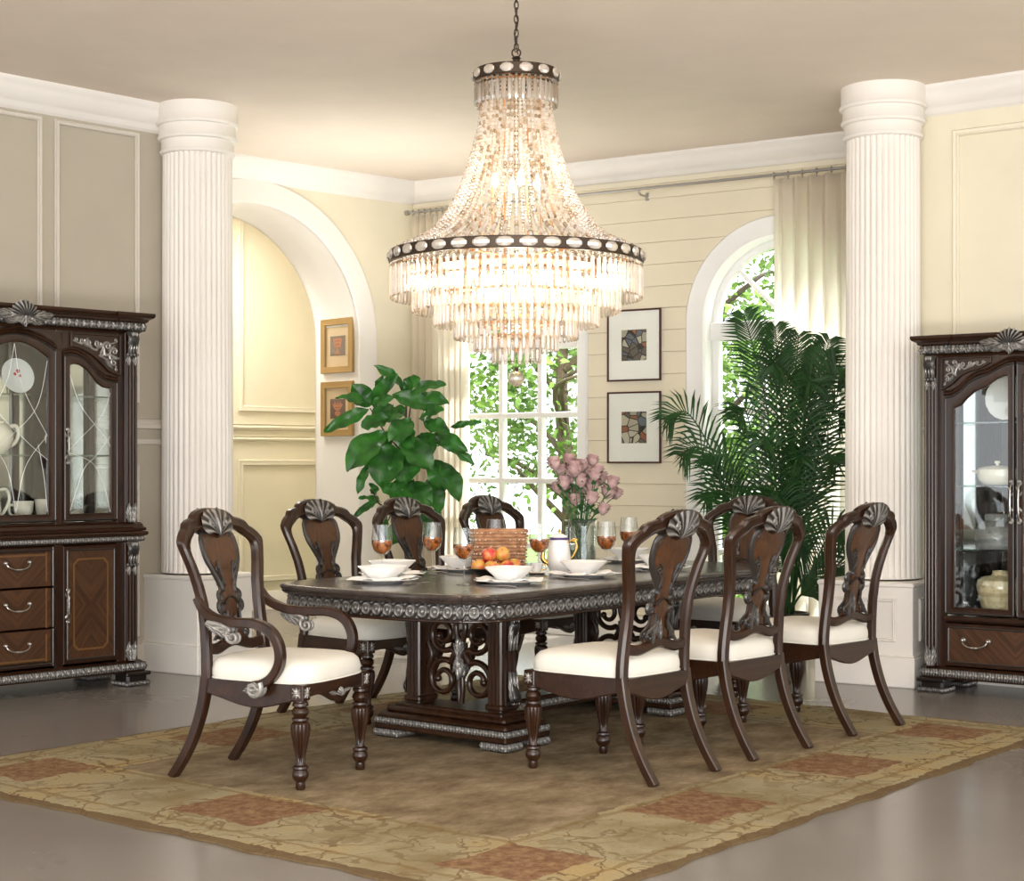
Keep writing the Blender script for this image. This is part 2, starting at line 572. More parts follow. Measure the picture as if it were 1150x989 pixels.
def beadmat():
    t = NT('crystal_bead')
    tr = t.n('ShaderNodeBsdfTransparent'); gl = t.n('ShaderNodeBsdfGlossy'); gl.inputs['Roughness'].default_value = .12
    gi = t.n('ShaderNodeNewGeometry'); oi = t.n('ShaderNodeObjectInfo'); rr_ = t.math('FRACT', t.math('ADD', gi.outputs['Random Per Island'], t.math('MULTIPLY', oi.outputs['Random'], 7.3))); cr = t.ramp(rr_, [(0, (.45, .32, .18)), (.2, (.80, .66, .48)), (.45, (1, .93, .84)), (1, (1, .98, .94))])  # sparkle put into the colour: each bead gets its own tone
    tl = t.n('ShaderNodeBsdfTranslucent'); t.link(cr, tl.inputs[0])
    df = t.n('ShaderNodeBsdfDiffuse'); t.link(cr, df.inputs[0])
    a = t.n('ShaderNodeMixShader'); a.inputs[0].default_value = .62; t.link(tr.outputs[0], a.inputs[1]); t.link(tl.outputs[0], a.inputs[2])
    c = t.n('ShaderNodeMixShader'); c.inputs[0].default_value = .22; t.link(a.outputs[0], c.inputs[1]); t.link(df.outputs[0], c.inputs[2])
    b = t.n('ShaderNodeMixShader'); b.inputs[0].default_value = .26; t.link(c.outputs[0], b.inputs[1]); t.link(gl.outputs[0], b.inputs[2])
    t.link(b.outputs[0], t.out.inputs[0]); MAT['crystal_bead'] = t.m
beadmat()

def emit(name, col, s):
    t = NT(name); e = t.n('ShaderNodeEmission'); e.inputs[0].default_value = (*col, 1); e.inputs[1].default_value = s
    t.link(e.outputs[0], t.out.inputs[0]); MAT[name] = t.m
emit('bulb', (1, .82, .56), 22)

def wine():
    t = NT('wine')
    n = t.noise(60, 2)
    col = t.ramp(n, [(.35, (.16, .035, .006)), (.65, (.62, .20, .04))])
    t.bsdf(col, .05, 0, None, Transmission_Weight=.25, Coat_Weight=.6)
    MAT['wine'] = t.m
wine()

def curtain():
    t = NT('curtain')
    d = t.n('ShaderNodeBsdfDiffuse'); d.inputs[0].default_value = (*srgb(226, 216, 200), 1)
    l = t.n('ShaderNodeBsdfTranslucent'); l.inputs[0].default_value = (.98, .96, .92, 1)
    tr = t.n('ShaderNodeBsdfTransparent')
    a = t.n('ShaderNodeMixShader'); a.inputs[0].default_value = .72
    t.link(d.outputs[0], a.inputs[1]); t.link(l.outputs[0], a.inputs[2])
    b = t.n('ShaderNodeMixShader'); b.inputs[0].default_value = .10
    t.link(a.outputs[0], b.inputs[1]); t.link(tr.outputs[0], b.inputs[2])
    t.link(b.outputs[0], t.out.inputs[0]); MAT['curtain'] = t.m
curtain()

def leafmat(name, c0, c1, rough=.4, trans=.25, scale=6):
    t = NT(name)
    n = t.noise(scale, 3)
    col = t.ramp(n, [(.3, c0), (.7, c1)])
    p = t.bsdf(col, rough, 0)
    if trans:
        tl = t.n('ShaderNodeBsdfTranslucent'); t.link(col, tl.inputs[0])
        mx = t.n('ShaderNodeMixShader'); mx.inputs[0].default_value = trans
        t.link(p.outputs[0], mx.inputs[1]); t.link(tl.outputs[0], mx.inputs[2]); t.link(mx.outputs[0], t.out.inputs[0])
    MAT[name] = t.m
leafmat('fig_leaf', (.010, .060, .010), (.040, .20, .022), .35, .15, 9)
leafmat('palm_leaf', (.008, .038, .008), (.030, .105, .022), .45, .15)
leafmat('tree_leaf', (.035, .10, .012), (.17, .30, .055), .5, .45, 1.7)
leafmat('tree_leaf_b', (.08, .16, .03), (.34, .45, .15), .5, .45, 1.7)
leafmat('rose_green', (.02, .09, .02), (.05, .18, .04), .5, .1)
leafmat('rose_pink', srgb(176, 138, 136), srgb(206, 176, 172), .7, .15, 30)
simple('bark', (.09, .065, .045), .9, bump=(30, .6, .02))
simple('stem_brown', (.06, .03, .02), .7)
simple('pot_dark', (.03, .022, .018), .45)
simple('pot_white', srgb(225, 220, 210), .5)
simple('grass', (.12, .20, .04), .9)
simple('path_stone', srgb(200, 195, 185), .8)
# ------------------------------------------------------------------ camera / world
F_PX = 1850.0
cam_d = bpy.data.cameras.new('camera'); cam = bpy.data.objects.new('camera', cam_d); C.objects.link(cam)
cam.location = (0, 0, 1.34); cam.rotation_euler = (R(90), 0, 0)
cam_d.sensor_width = 36; cam_d.lens = 36*F_PX/1150; cam_d.shift_y = 25.5/1150
cam_d.clip_end = 200
bpy.context.scene.camera = cam

H = 3.66
LW = ((-2.40, 10.64, 0), R(47))       # grey panelled wall
AW = ((-2.20, 12.39, 0), R(43.4))     # wall with the arch
WW = ((-.812, 13.70, 0), R(-33.2))    # wall with the windows
RW = ((2.59, 10.21, 0), R(-38))       # right hand cream wall

def place(o, fr, off=(0, 0, 0)):
    v = rotz(fr[1]) @ Vector(off)
    o.location = Vector(fr[0]) + v; o.rotation_euler = (0, 0, fr[1]); return o

def wall_panel(mb, x0, x1, z0, z1, y0, y1, openings):
    """wall slab facing -y with arched openings [(cx, half, spring)] reaching the floor"""
    xs = x0
    for (cx, hw, sp, zb) in sorted(openings):
        mb.box((xs+cx-hw)/2, (y0+y1)/2, (z0+z1)/2, cx-hw-xs, y1-y0, z1-z0, 0)
        if zb > z0: mb.box(cx, (y0+y1)/2, (z0+zb)/2, 2*hw, y1-y0, zb-z0, 0)
        n = 40
        arc = [(cx-hw*math.cos(PI*i/n), sp+hw*math.sin(PI*i/n)) for i in range(n+1)]
        vs = []; fs = []
        for (x, z) in arc:
            vs += [(x, y0, z), (x, y0, z1), (x, y1, z), (x, y1, z1)]
        for i in range(n):
            a = i*4; b = a+4
            fs += [(a, b, b+1, a+1), (a+2, a+3, b+3, b+2), (a, a+2, b+2, b), (a+1, b+1, b+3, a+3)]
        mb.add(vs, fs)
        xs = cx+hw
    mb.box((xs+x1)/2, (y0+y1)/2, (z0+z1)/2, x1-xs, y1-y0, z1-z0, 0)

def arch_line(cx, hw, sp, zb, n=36):
    return [(cx-hw, zb)] + [(cx-hw*math.cos(PI*i/n), sp+hw*math.sin(PI*i/n)) for i in range(n+1)] + [(cx+hw, zb)]

# wall grey left
mb = MB(); mb.box(-3.85, .1, H/2, 8.3, .2, H, 0)
place(struct('wall_left', mb, MAT['wall_grey'], smooth=False), LW)
mb = MB(); mb.box(.22, .95, H/2, .16, 1.6, H, 0)
place(struct('wall_alcove_return', mb, MAT['wall_cream'], smooth=False), LW)

def frame_mould(mb, x0, x1, z0, z1, w=.035, d=.018, y=0.0):
    pts_o = [(x0, z0), (x0, z1), (x1, z1), (x1, z0)]
    pts_i = [(x0+w, z0+w), (x0+w, z1-w), (x1-w, z1-w), (x1-w, z0+w)]
    mb.ribbon(pts_o, pts_i, y-d, y+.002, b=.008, closed=True, cove=.006)

mb = MB()
x = -.012
for k in range(9):
    frame_mould(mb, x-.62, x, 1.725, 3.47); frame_mould(mb, x-.62, x, .22, 1.335); x -= .705
place(struct('trim_1', mb, MAT['trim_grey']), LW)
mb = MB()
mb.sweep([(-8, 0, 1.59), (.3, 0, 1.59)], [(-.0, -.03), (.03, -.025), (.035, 0), (.022, .02), (.03, .032), (0, .035)])
mb.sweep([(-8, 0, 1.478), (.3, 0, 1.478)], [(-.0, -.018), (.018, -.015), (.02, .0), (.012, .018), (0, .018)])
place(struct('trim_2', mb, MAT['trim_grey']), LW)
BASEP = [(0, 0), (.022, 0), (.022, .13), (.016, .142), (.014, .155), (.006, .17), (0, .17)]
def baseboard(name, fr, x0, x1, mat='trim_white', y=0.0):
    mb = MB(); mb.sweep([(x0, y, 0), (x1, y, 0)], BASEP); place(struct(name, mb, MAT[mat]), fr)
baseboard('baseboard_left', LW, -8, .3, 'trim_grey')
CROWN = [(0, 0), (.12, 0), (.12, -.025), (.105, -.035), (.098, -.06), (.075, -.10), (.045, -.125), (.03, -.135), (.028, -.155), (.012, -.165), (0, -.175)]
def crown(name, fr, x0, x1, off=(0, 0, 0)):
    mb = MB(); mb.sweep([(x0, 0, H), (x1, 0, H)], CROWN); place(struct(name, mb, MAT['trim_white'], angle=60), fr, off)
crown('trim_3', LW, -8, .25)

# wall with the arch
mb = MB(); wall_panel(mb, -3.2, 1.92, 0, H, 0, .55, [(.31, 1.02, 2.32, 0)])
place(struct('wall_alcove', mb, MAT['wall_cream'], angle=30), AW)
mb = MB()
o = arch_line(.31, 1.19, 2.32, 0); i_ = arch_line(.31, 1.005, 2.32, 0)
mb.ribbon(o, i_, -.022, .01, b=.005)
ol = arch_line(.31, 1.022, 2.32, 0); il = arch_line(.31, 1.005, 2.32, 0)
mb.ribbon(ol, il, -.01, .57, b=.003)
ob = arch_line(.31, 1.12, 2.32, 0); mb.ribbon(ob, i_, .545, .57, b=.005)
place(struct('trim_4', mb, MAT['trim_white'], angle=30), AW)
crown('trim_5', AW, -3, 1.92)
baseboard('baseboard_alcove', AW, 1.5, 1.92)

# hall beyond the arch
mb = MB(); mb.box(-.3, 2.1, 2, 5.9, .2, 4, 0)
place(struct('wall_hall', mb, MAT['wall_cream'], smooth=False), AW)
mb = MB()
for (a, b) in ((-2.3, -.4), (-.31, 1.42), (1.51, 2.5)):
    frame_mould(mb, a, b, 1.81, 3.66, .05, .022, 2.0); frame_mould(mb, a, b, .26, 1.37, .05, .022, 2.0)
for (z, s) in ((1.665, 1.0), (1.56, .8)):
    mb.sweep([(-3, 2.0, z), (2.58, 2.0, z)], [(0, -.03*s), (.025*s, -.02*s), (.035*s, 0), (.02*s, .02*s), (.028*s, .03*s), (0, .032*s)])
place(struct('trim_6', mb, MAT['trim_cream']), AW)
for nm, x in (('wall_hall_left', -3.1), ('wall_hall_right', 2.62)):
    mb = MB(); mb.box(x, 1.27, 1.9, .1, 1.5, 3.8, 0); place(struct(nm, mb, MAT['wall_cream'], smooth=False), AW)
mb = MB(); mb.box(2.32, .46, 1.9, .72, .18, 3.8, 0); place(struct('wall_hall_side', mb, MAT['wall_cream'], smooth=False), AW)
baseboard('baseboard_hall', AW, -3, 2.58, 'trim_white', 2.0)
mb = MB(); mb.box(-.25, 1.3, H+.06, 5.8, 1.62, .08, 0)
place(struct('ceiling_hall', mb, MAT['ceiling'], smooth=False), AW)

# window wall
W1 = dict(c=.98, op=.62, gl=.56, cs=.70); W2 = dict(c=3.28, op=.60, gl=.535, cs=.745)
SPR = 2.39
mb = MB(); wall_panel(mb, -.15, 4.5, 0, H, .015, .26, [(W1['c'], W1['op'], SPR, .12), (W2['c'], W2['op'], SPR, .12)])
def intervals(z):
    iv = []; x = 0.0
    for w in (W1, W2):
        hw = w['cs']-.02
        if z > SPR: hw = math.sqrt(max(0, hw*hw-(z-SPR)**2))
        if hw > 0: iv.append((x, w['c']-hw)); x = w['c']+hw
    iv.append((x, 4.4)); return iv
z = .02
while z < 3.52:
    z1 = z+.166
    sub = 5
    for k in range(sub):
        za, zb = lerp(z, z1, k/sub), lerp(z, z1, (k+1)/sub)
        ia, ib = intervals(za), intervals(zb)
        if len(ia) != len(ib):
            ia = ib = intervals(max(za, zb)+1e-4) if len(intervals(zb)) < len(ia) else intervals(zb)
        ya, yb = -.012+.012*k/sub, -.012+.012*(k+1)/sub
        if k == 0: za += .004
        for (p, q) in zip(ia, ib):
            mb.add([(p[0], ya, za), (p[1], ya, za), (q[1], yb, zb), (q[0], yb, zb)], [(0, 1, 2, 3)])
            if k == 0: mb.add([(p[0], .003, za-.004), (p[1], .003, za-.004), (p[1], ya, za), (p[0], ya, za)], [(0, 1, 2, 3)])
    z = z1
place(struct('wall_back', mb, MAT['siding_cream'], smooth=False), WW)
crown('trim_7', WW, -.05, 4.45)
mb = MB(); mb.box(2.2, -.012, 3.47, 4.4, .022, .04); place(struct('trim_8', mb, MAT['trim_cream']), WW)
baseboard('baseboard_back', WW, 1.72, 2.5)

def window(name, w):
    c, op, gl, cs = w['c'], w['op'], w['gl'], w['cs']
    root = thing(name, None, None); place(root, WW, (c, 0, 0)); root['kind'] = 'structure'
    mb = MB()
    mb.ribbon(arch_line(0, cs, SPR, 0), arch_line(0, op-.01, SPR, 0), -.035, .02, b=.012, cove=.008)
    a = MB.build(mb, 'casing', MAT['window_white'], root, angle=50)
    mb = MB()
    mb.ribbon(arch_line(0, op+.005, SPR, .12), arch_line(0, op-.012, SPR, .12), -.02, .27, b=.002)
    mb.box(0, .06, .06, 2*cs, .18, .12)
    mb.build('jamb', MAT['window_white'], root, angle=50)
    mb = MB()
    mb.ribbon(arch_line(0, op, SPR, .12), arch_line(0, gl, SPR, .12), .10, .17, b=.008)
    mb.box(0, .125, (2.25+SPR)/2, 2*op, .11, SPR-2.25, .01)
    mb.box(0, .135, .20, 2*op, .07, .16, .006)
    mb.build('sash_frame', MAT['window_white'], root, angle=50)
    mb = MB()
    for z in (1.725, 1.20, .68): mb.box(0, .135, z, 2*gl, .07, .046, .006)
    for x in (-gl/3, gl/3): mb.box(x, .135, 1.25, .046, .065, 2.0, .006)
    for ang in (45, 90, 135):
        a = R(ang)
        m = Matrix.Translation((0, .135, SPR)) @ Matrix.Rotation(-(a-PI/2), 4, 'Y')
        mb.M = m; mb.box(0, 0, gl/2, .030, .04, gl, .006); mb.M = Matrix.Identity(4)
    mb.build('muntins', MAT['window_white'], root, angle=50)
    mb = MB(); mb.prism(arch_line(0, gl+.01, SPR, .2), .137, .141)
    mb.build('pane', MAT['pane_glass'], root, smooth=False)
window('window_1', W1); window('window_2', W2)

# right wall
mb = MB(); mb.box(3.4, .1, H/2, 7.1, .2, H, 0)
place(struct('wall_right', mb, MAT['wall_cream'], smooth=False), RW)
mb = MB()
for k in range(6):
    frame_mould(mb, .153+1.2*k, 1.25+1.2*k, 1.72, 3.38, .04, .02); frame_mould(mb, .153+1.2*k, 1.25+1.2*k, .24, 1.36, .04, .02)
mb.sweep([(-.1, 0, 1.56), (6.9, 0, 1.56)], [(0, -.03), (.025, -.02), (.035, 0), (.02, .02), (.028, .03), (0, .032)])
place(struct('trim_9', mb, MAT['trim_cream']), RW)
crown('trim_10', RW, -.12, 7)
baseboard('baseboard_right', RW, -.1, 6.9)
mb = MB()
a, b = Vector((2.62, 10.33)), Vector((2.98, 11.50))
d = (b-a).normalized(); n = Vector((d.y, -d.x))
mb.prism([(a.x, a.y), (a.x+n.x*.15, a.y+n.y*.15), (b.x+n.x*.15, b.y+n.y*.15), (b.x, b.y)], 0, H, mp=lambda x, z, y: (x, z, y))
struct('wall_niche_return', mb, MAT['wall_cream'], smooth=False)

# floor / ceiling
def floormat():
    t = NT('floor')
    n = t.noise(1.2, 5, .55); n2 = t.noise(120, 2, .6)
    col = t.mix(n, srgb(120, 113, 107), srgb(136, 129, 122))
    col = t.mix(t.math('MULTIPLY', n2, .25), col, srgb(92, 86, 82))
    t.bsdf(col, t.math('ADD', .20, t.math('MULTIPLY', n, .12)), 0, None, Coat_Weight=.15, Coat_Roughness=.1)
    MAT['floor'] = t.m
floormat()
outl = [(-8.6, -2), (8.8, -2), (8.3, 5.9), (2.75, 10.35), (3.05, 11.55), (-.75, 14.0), (-2.2, 16.2), (-5.6, 13.5), (-3.9, 10.6), (-8.6, 5.6)]
mb = MB(); mb.prism(outl, -.1, 0.0, mp=lambda x, z, y: (x, z, y)); struct('floor', mb, MAT['floor'], smooth=False)
outc = [(-8.6, -1.0), (8.8, -1.0), (8.3, 5.9), (2.75, 10.35), (3.05, 11.55), (-.70, 13.92), (-3.1, 12.5), (-3.9, 10.6), (-8.6, 5.6)]
mb = MB(); mb.prism(outc, H, H+.12, mp=lambda x, z, y: (x, z, y)); struct('ceiling', mb, MAT['ceiling'], smooth=False)

# ------------------------------------------------------------------ columns
def column(name, label, loc, rz, size, rs, panel):
    root = thing(name, label, 'column', loc, rz, 'fluted white columns')
    mb = MB()
    N = 36*8
    prof = [(rs*1.0, .615+.02), (rs, 1.2), (rs*.985, 2.4), (rs*.965, 3.37)]
    zs = [.635, .65]+[.65+i*(3.33-.65)/14 for i in range(1, 14)]+[3.33, 3.36]
    def fn(a, t):
        j = t*(len(zs)-1); z = zs[int(round(j))]
        ang = a*TAU; m = abs(math.sin(ang*18))
        r = rs*lerp(1, .965, (z-.63)/2.7)
        fl = sstep(.635, .66, z)*(1-sstep(3.33, 3.36, z))
        r -= .016*(1-m**.6)*fl
        return (r*math.cos(ang), r*math.sin(ang), z)
    mb.grid(fn, 36*10, len(zs)-1, closeu=True)
    mb.build('shaft', MAT['plaster_white'], root, angle=60)
    mb = MB(); q = rs*1.0
    mb.lathe([(q-.02, 3.33), (q+.005, 3.34), (q+.012, 3.355), (q+.002, 3.37), (q+.002, 3.425), (q+.02, 3.43), (q+.027, 3.445), (q+.018, 3.46), (q+.014, 3.52), (q+.03, 3.525), (q+.036, 3.54), (q+.026, 3.556), (q+.024, 3.60), (q+.026, H+.002), (0, H+.002)], 96)
    mb.build('capital', MAT['plaster_white'], root, angle=40)
    mb = MB()
    mb.box(0, 0, .3, size, size, .6, .006)
    mb.box(0, 0, .61, size+.015, size+.015, .03, .008)
    mb.box(0, 0, .09, size+.035, size+.035, .18, .006)
    mb.box(0, 0, .187, size+.02, size+.02, .02, .008)
    if panel:
        h = size/2
        for k in range(4):
            mb.M = Matrix.Rotation(k*PI/2, 4, 'Z')
            frame_mould(mb, -h+.10, h-.10, .27, .53, .022, .012, -h)
        mb.M = Matrix.Identity(4)
    mb.build('pedestal', MAT['trim_white'], root, angle=30)
    return root
column('fluted_column', 'white fluted column on a plain pedestal beside the grey panelled wall', (-2.05, 10.74, 0), R(-34), .50, .232, False)
column('fluted_column', 'white fluted column on a panelled pedestal beside the palm and the curio cabinet', (2.30, 10.21, 0), R(-34), .60, .232, True)

# ------------------------------------------------------------------ curtains and rod
def curtain_(x0, x1, label, waves, seed):
    rnd = random.Random(seed)
    ph = [rnd.uniform(0, TAU) for _ in range(4)]
    w = x1-x0; n = waves*12
    def fn(a, t):
        z = 3.37*(1-t)+.015*t
        amp = .028+.018*math.sin(a*7+ph[0])+.02*t
        y = amp*math.sin(a*waves*TAU+.5*math.sin(a*9+ph[1])+ .6*t*math.sin(a*5+ph[2]))
        x = x0+w*a + .012*math.sin(a*waves*TAU*2+ph[3])*(.3+t)
        return (x, y, z)
    mb = MB(); mb.grid(fn, n, 30)
    o = mb.build('curtain', MAT['curtain'], angle=None)
    m = o.modifiers.new('thick', 'SOLIDIFY'); m.thickness = .0015
    place(o, WW, (0, -.14, 0)); tag(o, label, 'curtain', 'sheer window curtains')
    m = MB()
    k = waves
    for i in range(k+1):
        x = x0+w*i/k
        pts = [(x, .017*math.cos(TAU*j/12), 3.398+.019*math.sin(TAU*j/12)) for j in range(12)]
        m2 = MB(); m2.tube(pts, .0035, 6, closed=True); m2.box(x, 0, 3.37, .008, .006, .022, .002)
        m2.build('curtain_ring', MAT['rod_metal'], o)
curtain_(.09, .62, 'sheer white curtain at the left window, behind the chandelier', 9, 1)
curtain_(3.30, 4.28, 'sheer white curtain at the right window, beside the column', 9, 2)
mb = MB()
mb.tube([(.04, 0, 3.40), (4.38, 0, 3.40)], .011, 12)
rod = mb.build('curtain_rod', MAT['rod_metal']); place(rod, WW, (0, -.14, 0))
tag(rod, 'thin metal curtain rod running high along the siding wall', 'curtain rod')
m = MB(); m.lathe([(0, 0), (.02, .004), (.022, .02), (.02, .036), (0, .04)], 16)
fin = m.build('finial', MAT['rod_metal'], rod); fin.location = (.01, 0, 3.40); fin.rotation_euler = (0, R(90), 0)
for x in (.10, 2.2, 4.3):
    m = MB(); m.tube([(x, .14, 3.36), (x, .03, 3.36), (x, 0, 3.375), (x, 0, 3.39)], .008, 8); m.box(x, .133, 3.36, .03, .012, .06)
    m.build('bracket', MAT['rod_metal'], rod)

# ------------------------------------------------------------------ pictures
def art_abstract(name, seed):
    t = NT(name)
    v = t.mapping(scale=(1, 1, 1), loc=(seed, 0, seed*.7), rot=(0, R(35), 0))
    c = t.voronoi(16, v, out='Color')
    s = t.n('ShaderNodeSeparateColor'); t.link(c, s.inputs[0])
    col = t.ramp(s.outputs[0], [(.0, srgb(96, 102, 116)), (.25, srgb(150, 92, 66)), (.45, srgb(96, 88, 80)), (.6, srgb(172, 164, 146)), (.8, srgb(190, 182, 164))], 'CONSTANT')
    e = t.voronoi(16, v, 'DISTANCE_TO_EDGE')
    col = t.mix(t.math('LESS_THAN', e, .05), col, srgb(38, 32, 28))
    t.bsdf(col, .5); MAT[name] = t.m
art_abstract('art_a', 1.3); art_abstract('art_b', 4.1)
simple('mat_board', srgb(246, 244, 240), .7); simple('mat_tan', srgb(214, 184, 146), .8)
simple('frame_red', (.07, .018, .012), .35)
simple('frame_gold', (.36, .22, .07), .4, .25, bump=(60, .3, .003))
simple('art_ground', srgb(128, 108, 98), .8); simple('art_ground_b', srgb(104, 72, 60), .8)
simple('art_urn', srgb(186, 112, 70), .7); simple('art_line', srgb(70, 48, 42), .7)

def picture(label, group, fr, off, rz, w, h, fw, fmat, mmat, aw, ah, art, fd=.022, urn=False):
    root = thing('framed_picture', label, 'picture', group=group); place(root, fr, off)
    root.rotation_euler = (0, 0, fr[1]+rz)
    mb = MB(); hw, hh = w/2, h/2
    mb.ribbon([(-hw, -hh), (-hw, hh), (hw, hh), (hw, -hh)], [(-hw+fw, -hh+fw), (-hw+fw, hh-fw), (hw-fw, hh-fw), (hw-fw, -hh+fw)], -fd, 0, b=.004, closed=True, cove=.004)
    mb.build('frame', MAT[fmat], root)
    mb = MB(); mb.box(0, -.006, 0, w-2*fw+.004, .006, h-2*fw+.004, 0); mb.build('mat', MAT[mmat], root, smooth=False)
    mb = MB(); mb.box(0, -.0105, 0, aw, .003, ah, 0); a = mb.build('artwork', MAT[art], root, smooth=False)
    if urn:
        m = MB()
        if urn == 1:
            half = [(.0, -.42), (.16, -.42), (.17, -.37), (.06, -.30), (.05, -.18), (.14, -.12), (.22, .02), (.24, .20), (.30, .30), (.30, .36), (.20, .38), (0, .38)]
        else:
            half = [(.0, -.38), (.12, -.36), (.20, -.22), (.12, -.08), (.26, .05), (.34, .22), (.20, .30), (.24, .40), (.08, .28), (0, .34)]
        P = [(x*aw, z*ah) for x, z in half] + [(-x*aw, z*ah) for x, z in half[::-1][1:-1]]
        m.prism(P, -.0125, -.0118)
        m.build('urn_motif', MAT['art_urn'], a, smooth=False)
        m = MB()
        for zz in (-.12, .06, .24):
            m.box(0, -.0135, zz*ah, .34*aw, .0015, .02*ah, 0)
        m.build('urn_lines', MAT['art_line'], a, smooth=False)
    m = MB(); m.box(0, -.0145, 0, w-2*fw+.002, .002, h-2*fw+.002, 0); m.build('glass', MAT['pane_glass'], root, smooth=False)
picture('upper thin red-brown framed abstract with wide white mat on the siding wall', 'abstract prints on the siding wall', WW, (2.095, -.014, 2.238), 0, .465, .545, .013, 'frame_red', 'mat_board', .215, .235, 'art_a')
picture('lower thin red-brown framed abstract with wide white mat on the siding wall', 'abstract prints on the siding wall', WW, (2.095, -.014, 1.612), 0, .465, .545, .013, 'frame_red', 'mat_board', .215, .24, 'art_b')
picture('upper gold framed urn print hanging inside the arch', 'gold framed prints inside the arch', AW, (1.314, .25, 2.30), R(-90), .42, .445, .052, 'frame_gold', 'mat_tan', .20, .16, 'art_ground', .03, 1)
picture('lower gold framed print hanging inside the arch, partly behind fig leaves', 'gold framed prints inside the arch', AW, (1.314, .25, 1.785), R(-90), .42, .445, .052, 'frame_gold', 'mat_tan', .20, .16, 'art_ground_b', .03, 2)

# ------------------------------------------------------------------ garden
mb = MB(); 
mb.grid(lambda a, t: (-16+34*a, 11+26*t, -.25), 8, 8)
struct('ground_garden', mb, MAT['grass'], smooth=False)
def tree(label, loc, h, rad, n, lm, seed, lo=.6, lsz=.085, squash=1.0):
    rnd = random.Random(seed)
    root = thing('garden_tree', label, 'tree', loc, 0, 'leafy trees outside the windows')
    mb = MB()
    tips = []
    trunk = catmull([(0, 0, -.05), (.06, .03, h*.25), (-.04, .05, h*.5), (.03, 0, h*.8)], 5)
    mb.tube(trunk, lambda t: .11*(1-.75*t)+.01, 8)
    for k in range(16):
        z0 = h*rnd.uniform(.12, .75); a = rnd.uniform(0, TAU); L = rad*rnd.uniform(.6, 1.0)
        p0 = Vector((0, 0, z0)); p1 = p0+Vector((math.cos(a)*L*.5, math.sin(a)*L*.5, .35*L)); p2 = p0+Vector((math.cos(a+.3)*L, math.sin(a+.3)*L, .45*L))
        mb.tube(catmull([p0, p1, p2], 5), lambda t: .035*(1-.8*t)+.004, 6); tips += [p1, p2, (p1+p2)/2]
    mb.build('trunk', MAT['bark'], root)
    vs = []; fs = []
    cl = [(rnd.uniform(-1, 1), rnd.uniform(-1, 1), rnd.uniform(lo*.0, 1)) for _ in range(70)]
    for i in range(n):
        c = cl[rnd.randrange(len(cl))]
        zz = c[2]*h + rnd.gauss(0, .22)
        rr = rad*(1-.35*abs(2*c[2]-1))
        p = Vector((c[0]*rr+rnd.gauss(0, .2), c[1]*rr*squash+rnd.gauss(0, .2), max(.05, zz)))
        u = Vector((rnd.gauss(0, 1), rnd.gauss(0, 1), rnd.gauss(-.3, .7))).normalized()
        w = u.cross(Vector((rnd.gauss(0, 1), rnd.gauss(0, 1), rnd.gauss(0, 1)))).normalized()
        nn = u.cross(w)
        s = lsz*rnd.uniform(.6, 1.3)
        o = len(vs)
        vs += [p, p+u*s*.35+w*s*.28+nn*s*.06, p+u*s*.75+w*s*.2+nn*s*.02, p+u*s*1.1-nn*s*.05, p+u*s*.75-w*s*.2+nn*s*.02, p+u*s*.35-w*s*.28+nn*s*.06]
        fs += [(o, o+1, o+2, o+3), (o, o+3, o+4, o+5)]
    m = MB(); m.add(vs, fs); m.build('foliage', MAT[lm], root, smooth=False)
tree('leafy green tree close outside the left window', (.55, 17.0, -.2), 4.4, 1.3, 9000, 'tree_leaf', 3, 0)
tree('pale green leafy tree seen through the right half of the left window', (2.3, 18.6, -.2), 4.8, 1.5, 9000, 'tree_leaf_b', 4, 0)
tree('leafy green tree close outside the right window', (3.2, 15.6, -.2), 4.6, 1.25, 10000, 'tree_leaf', 5, 0)
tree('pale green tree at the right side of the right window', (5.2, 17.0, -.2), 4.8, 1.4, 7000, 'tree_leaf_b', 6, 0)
tree('small leafy tree outside the far left end of the left window', (-1.6, 19.8, -.2), 4.4, 1.2, 6000, 'tree_leaf', 8, 0)
# ------------------------------------------------------------------ carving helpers
def band(mb, pts, z0, z1, fn, depth, ds=.006, nt=9, closed=False, mp=None, base=0.0):
    """relief strip along a 2D polyline (x,y), outward is to the right of travel"""
    P = [Vector(p) for p in pts]
    if closed: P.append(P[0])
    S = []; L = 0
    for a, b in zip(P, P[1:]):
        n = max(1, int((b-a).length/ds))
        for k in range(n):
            S.append((a.lerp(b, k/n), L+(b-a).length*k/n, (b-a).normalized()))
        L += (b-a).length
    if not closed: S.append((P[-1], L, (P[-1]-P[-2]).normalized()))
    vs = []; rs = []
    for (p, s, t) in S:
        nrm = Vector((t.y, -t.x))
        for j in range(nt+1):
            u = j/nt; h = fn(s, u)
            q = p+nrm*(base+depth*h)
            vs.append((q.x, q.y, lerp(z0, z1, u))); rs.append(min(1, max(0, h)))
    if mp: vs = [mp(*v) for v in vs]
    m = len(S); fs = []
    for i in range(m if closed else m-1):
        i2 = (i+1) % m
        for j in range(nt):
            fs.append((i*(nt+1)+j, i2*(nt+1)+j, i2*(nt+1)+j+1, i*(nt+1)+j+1))
    mb.add(vs, fs, rs)

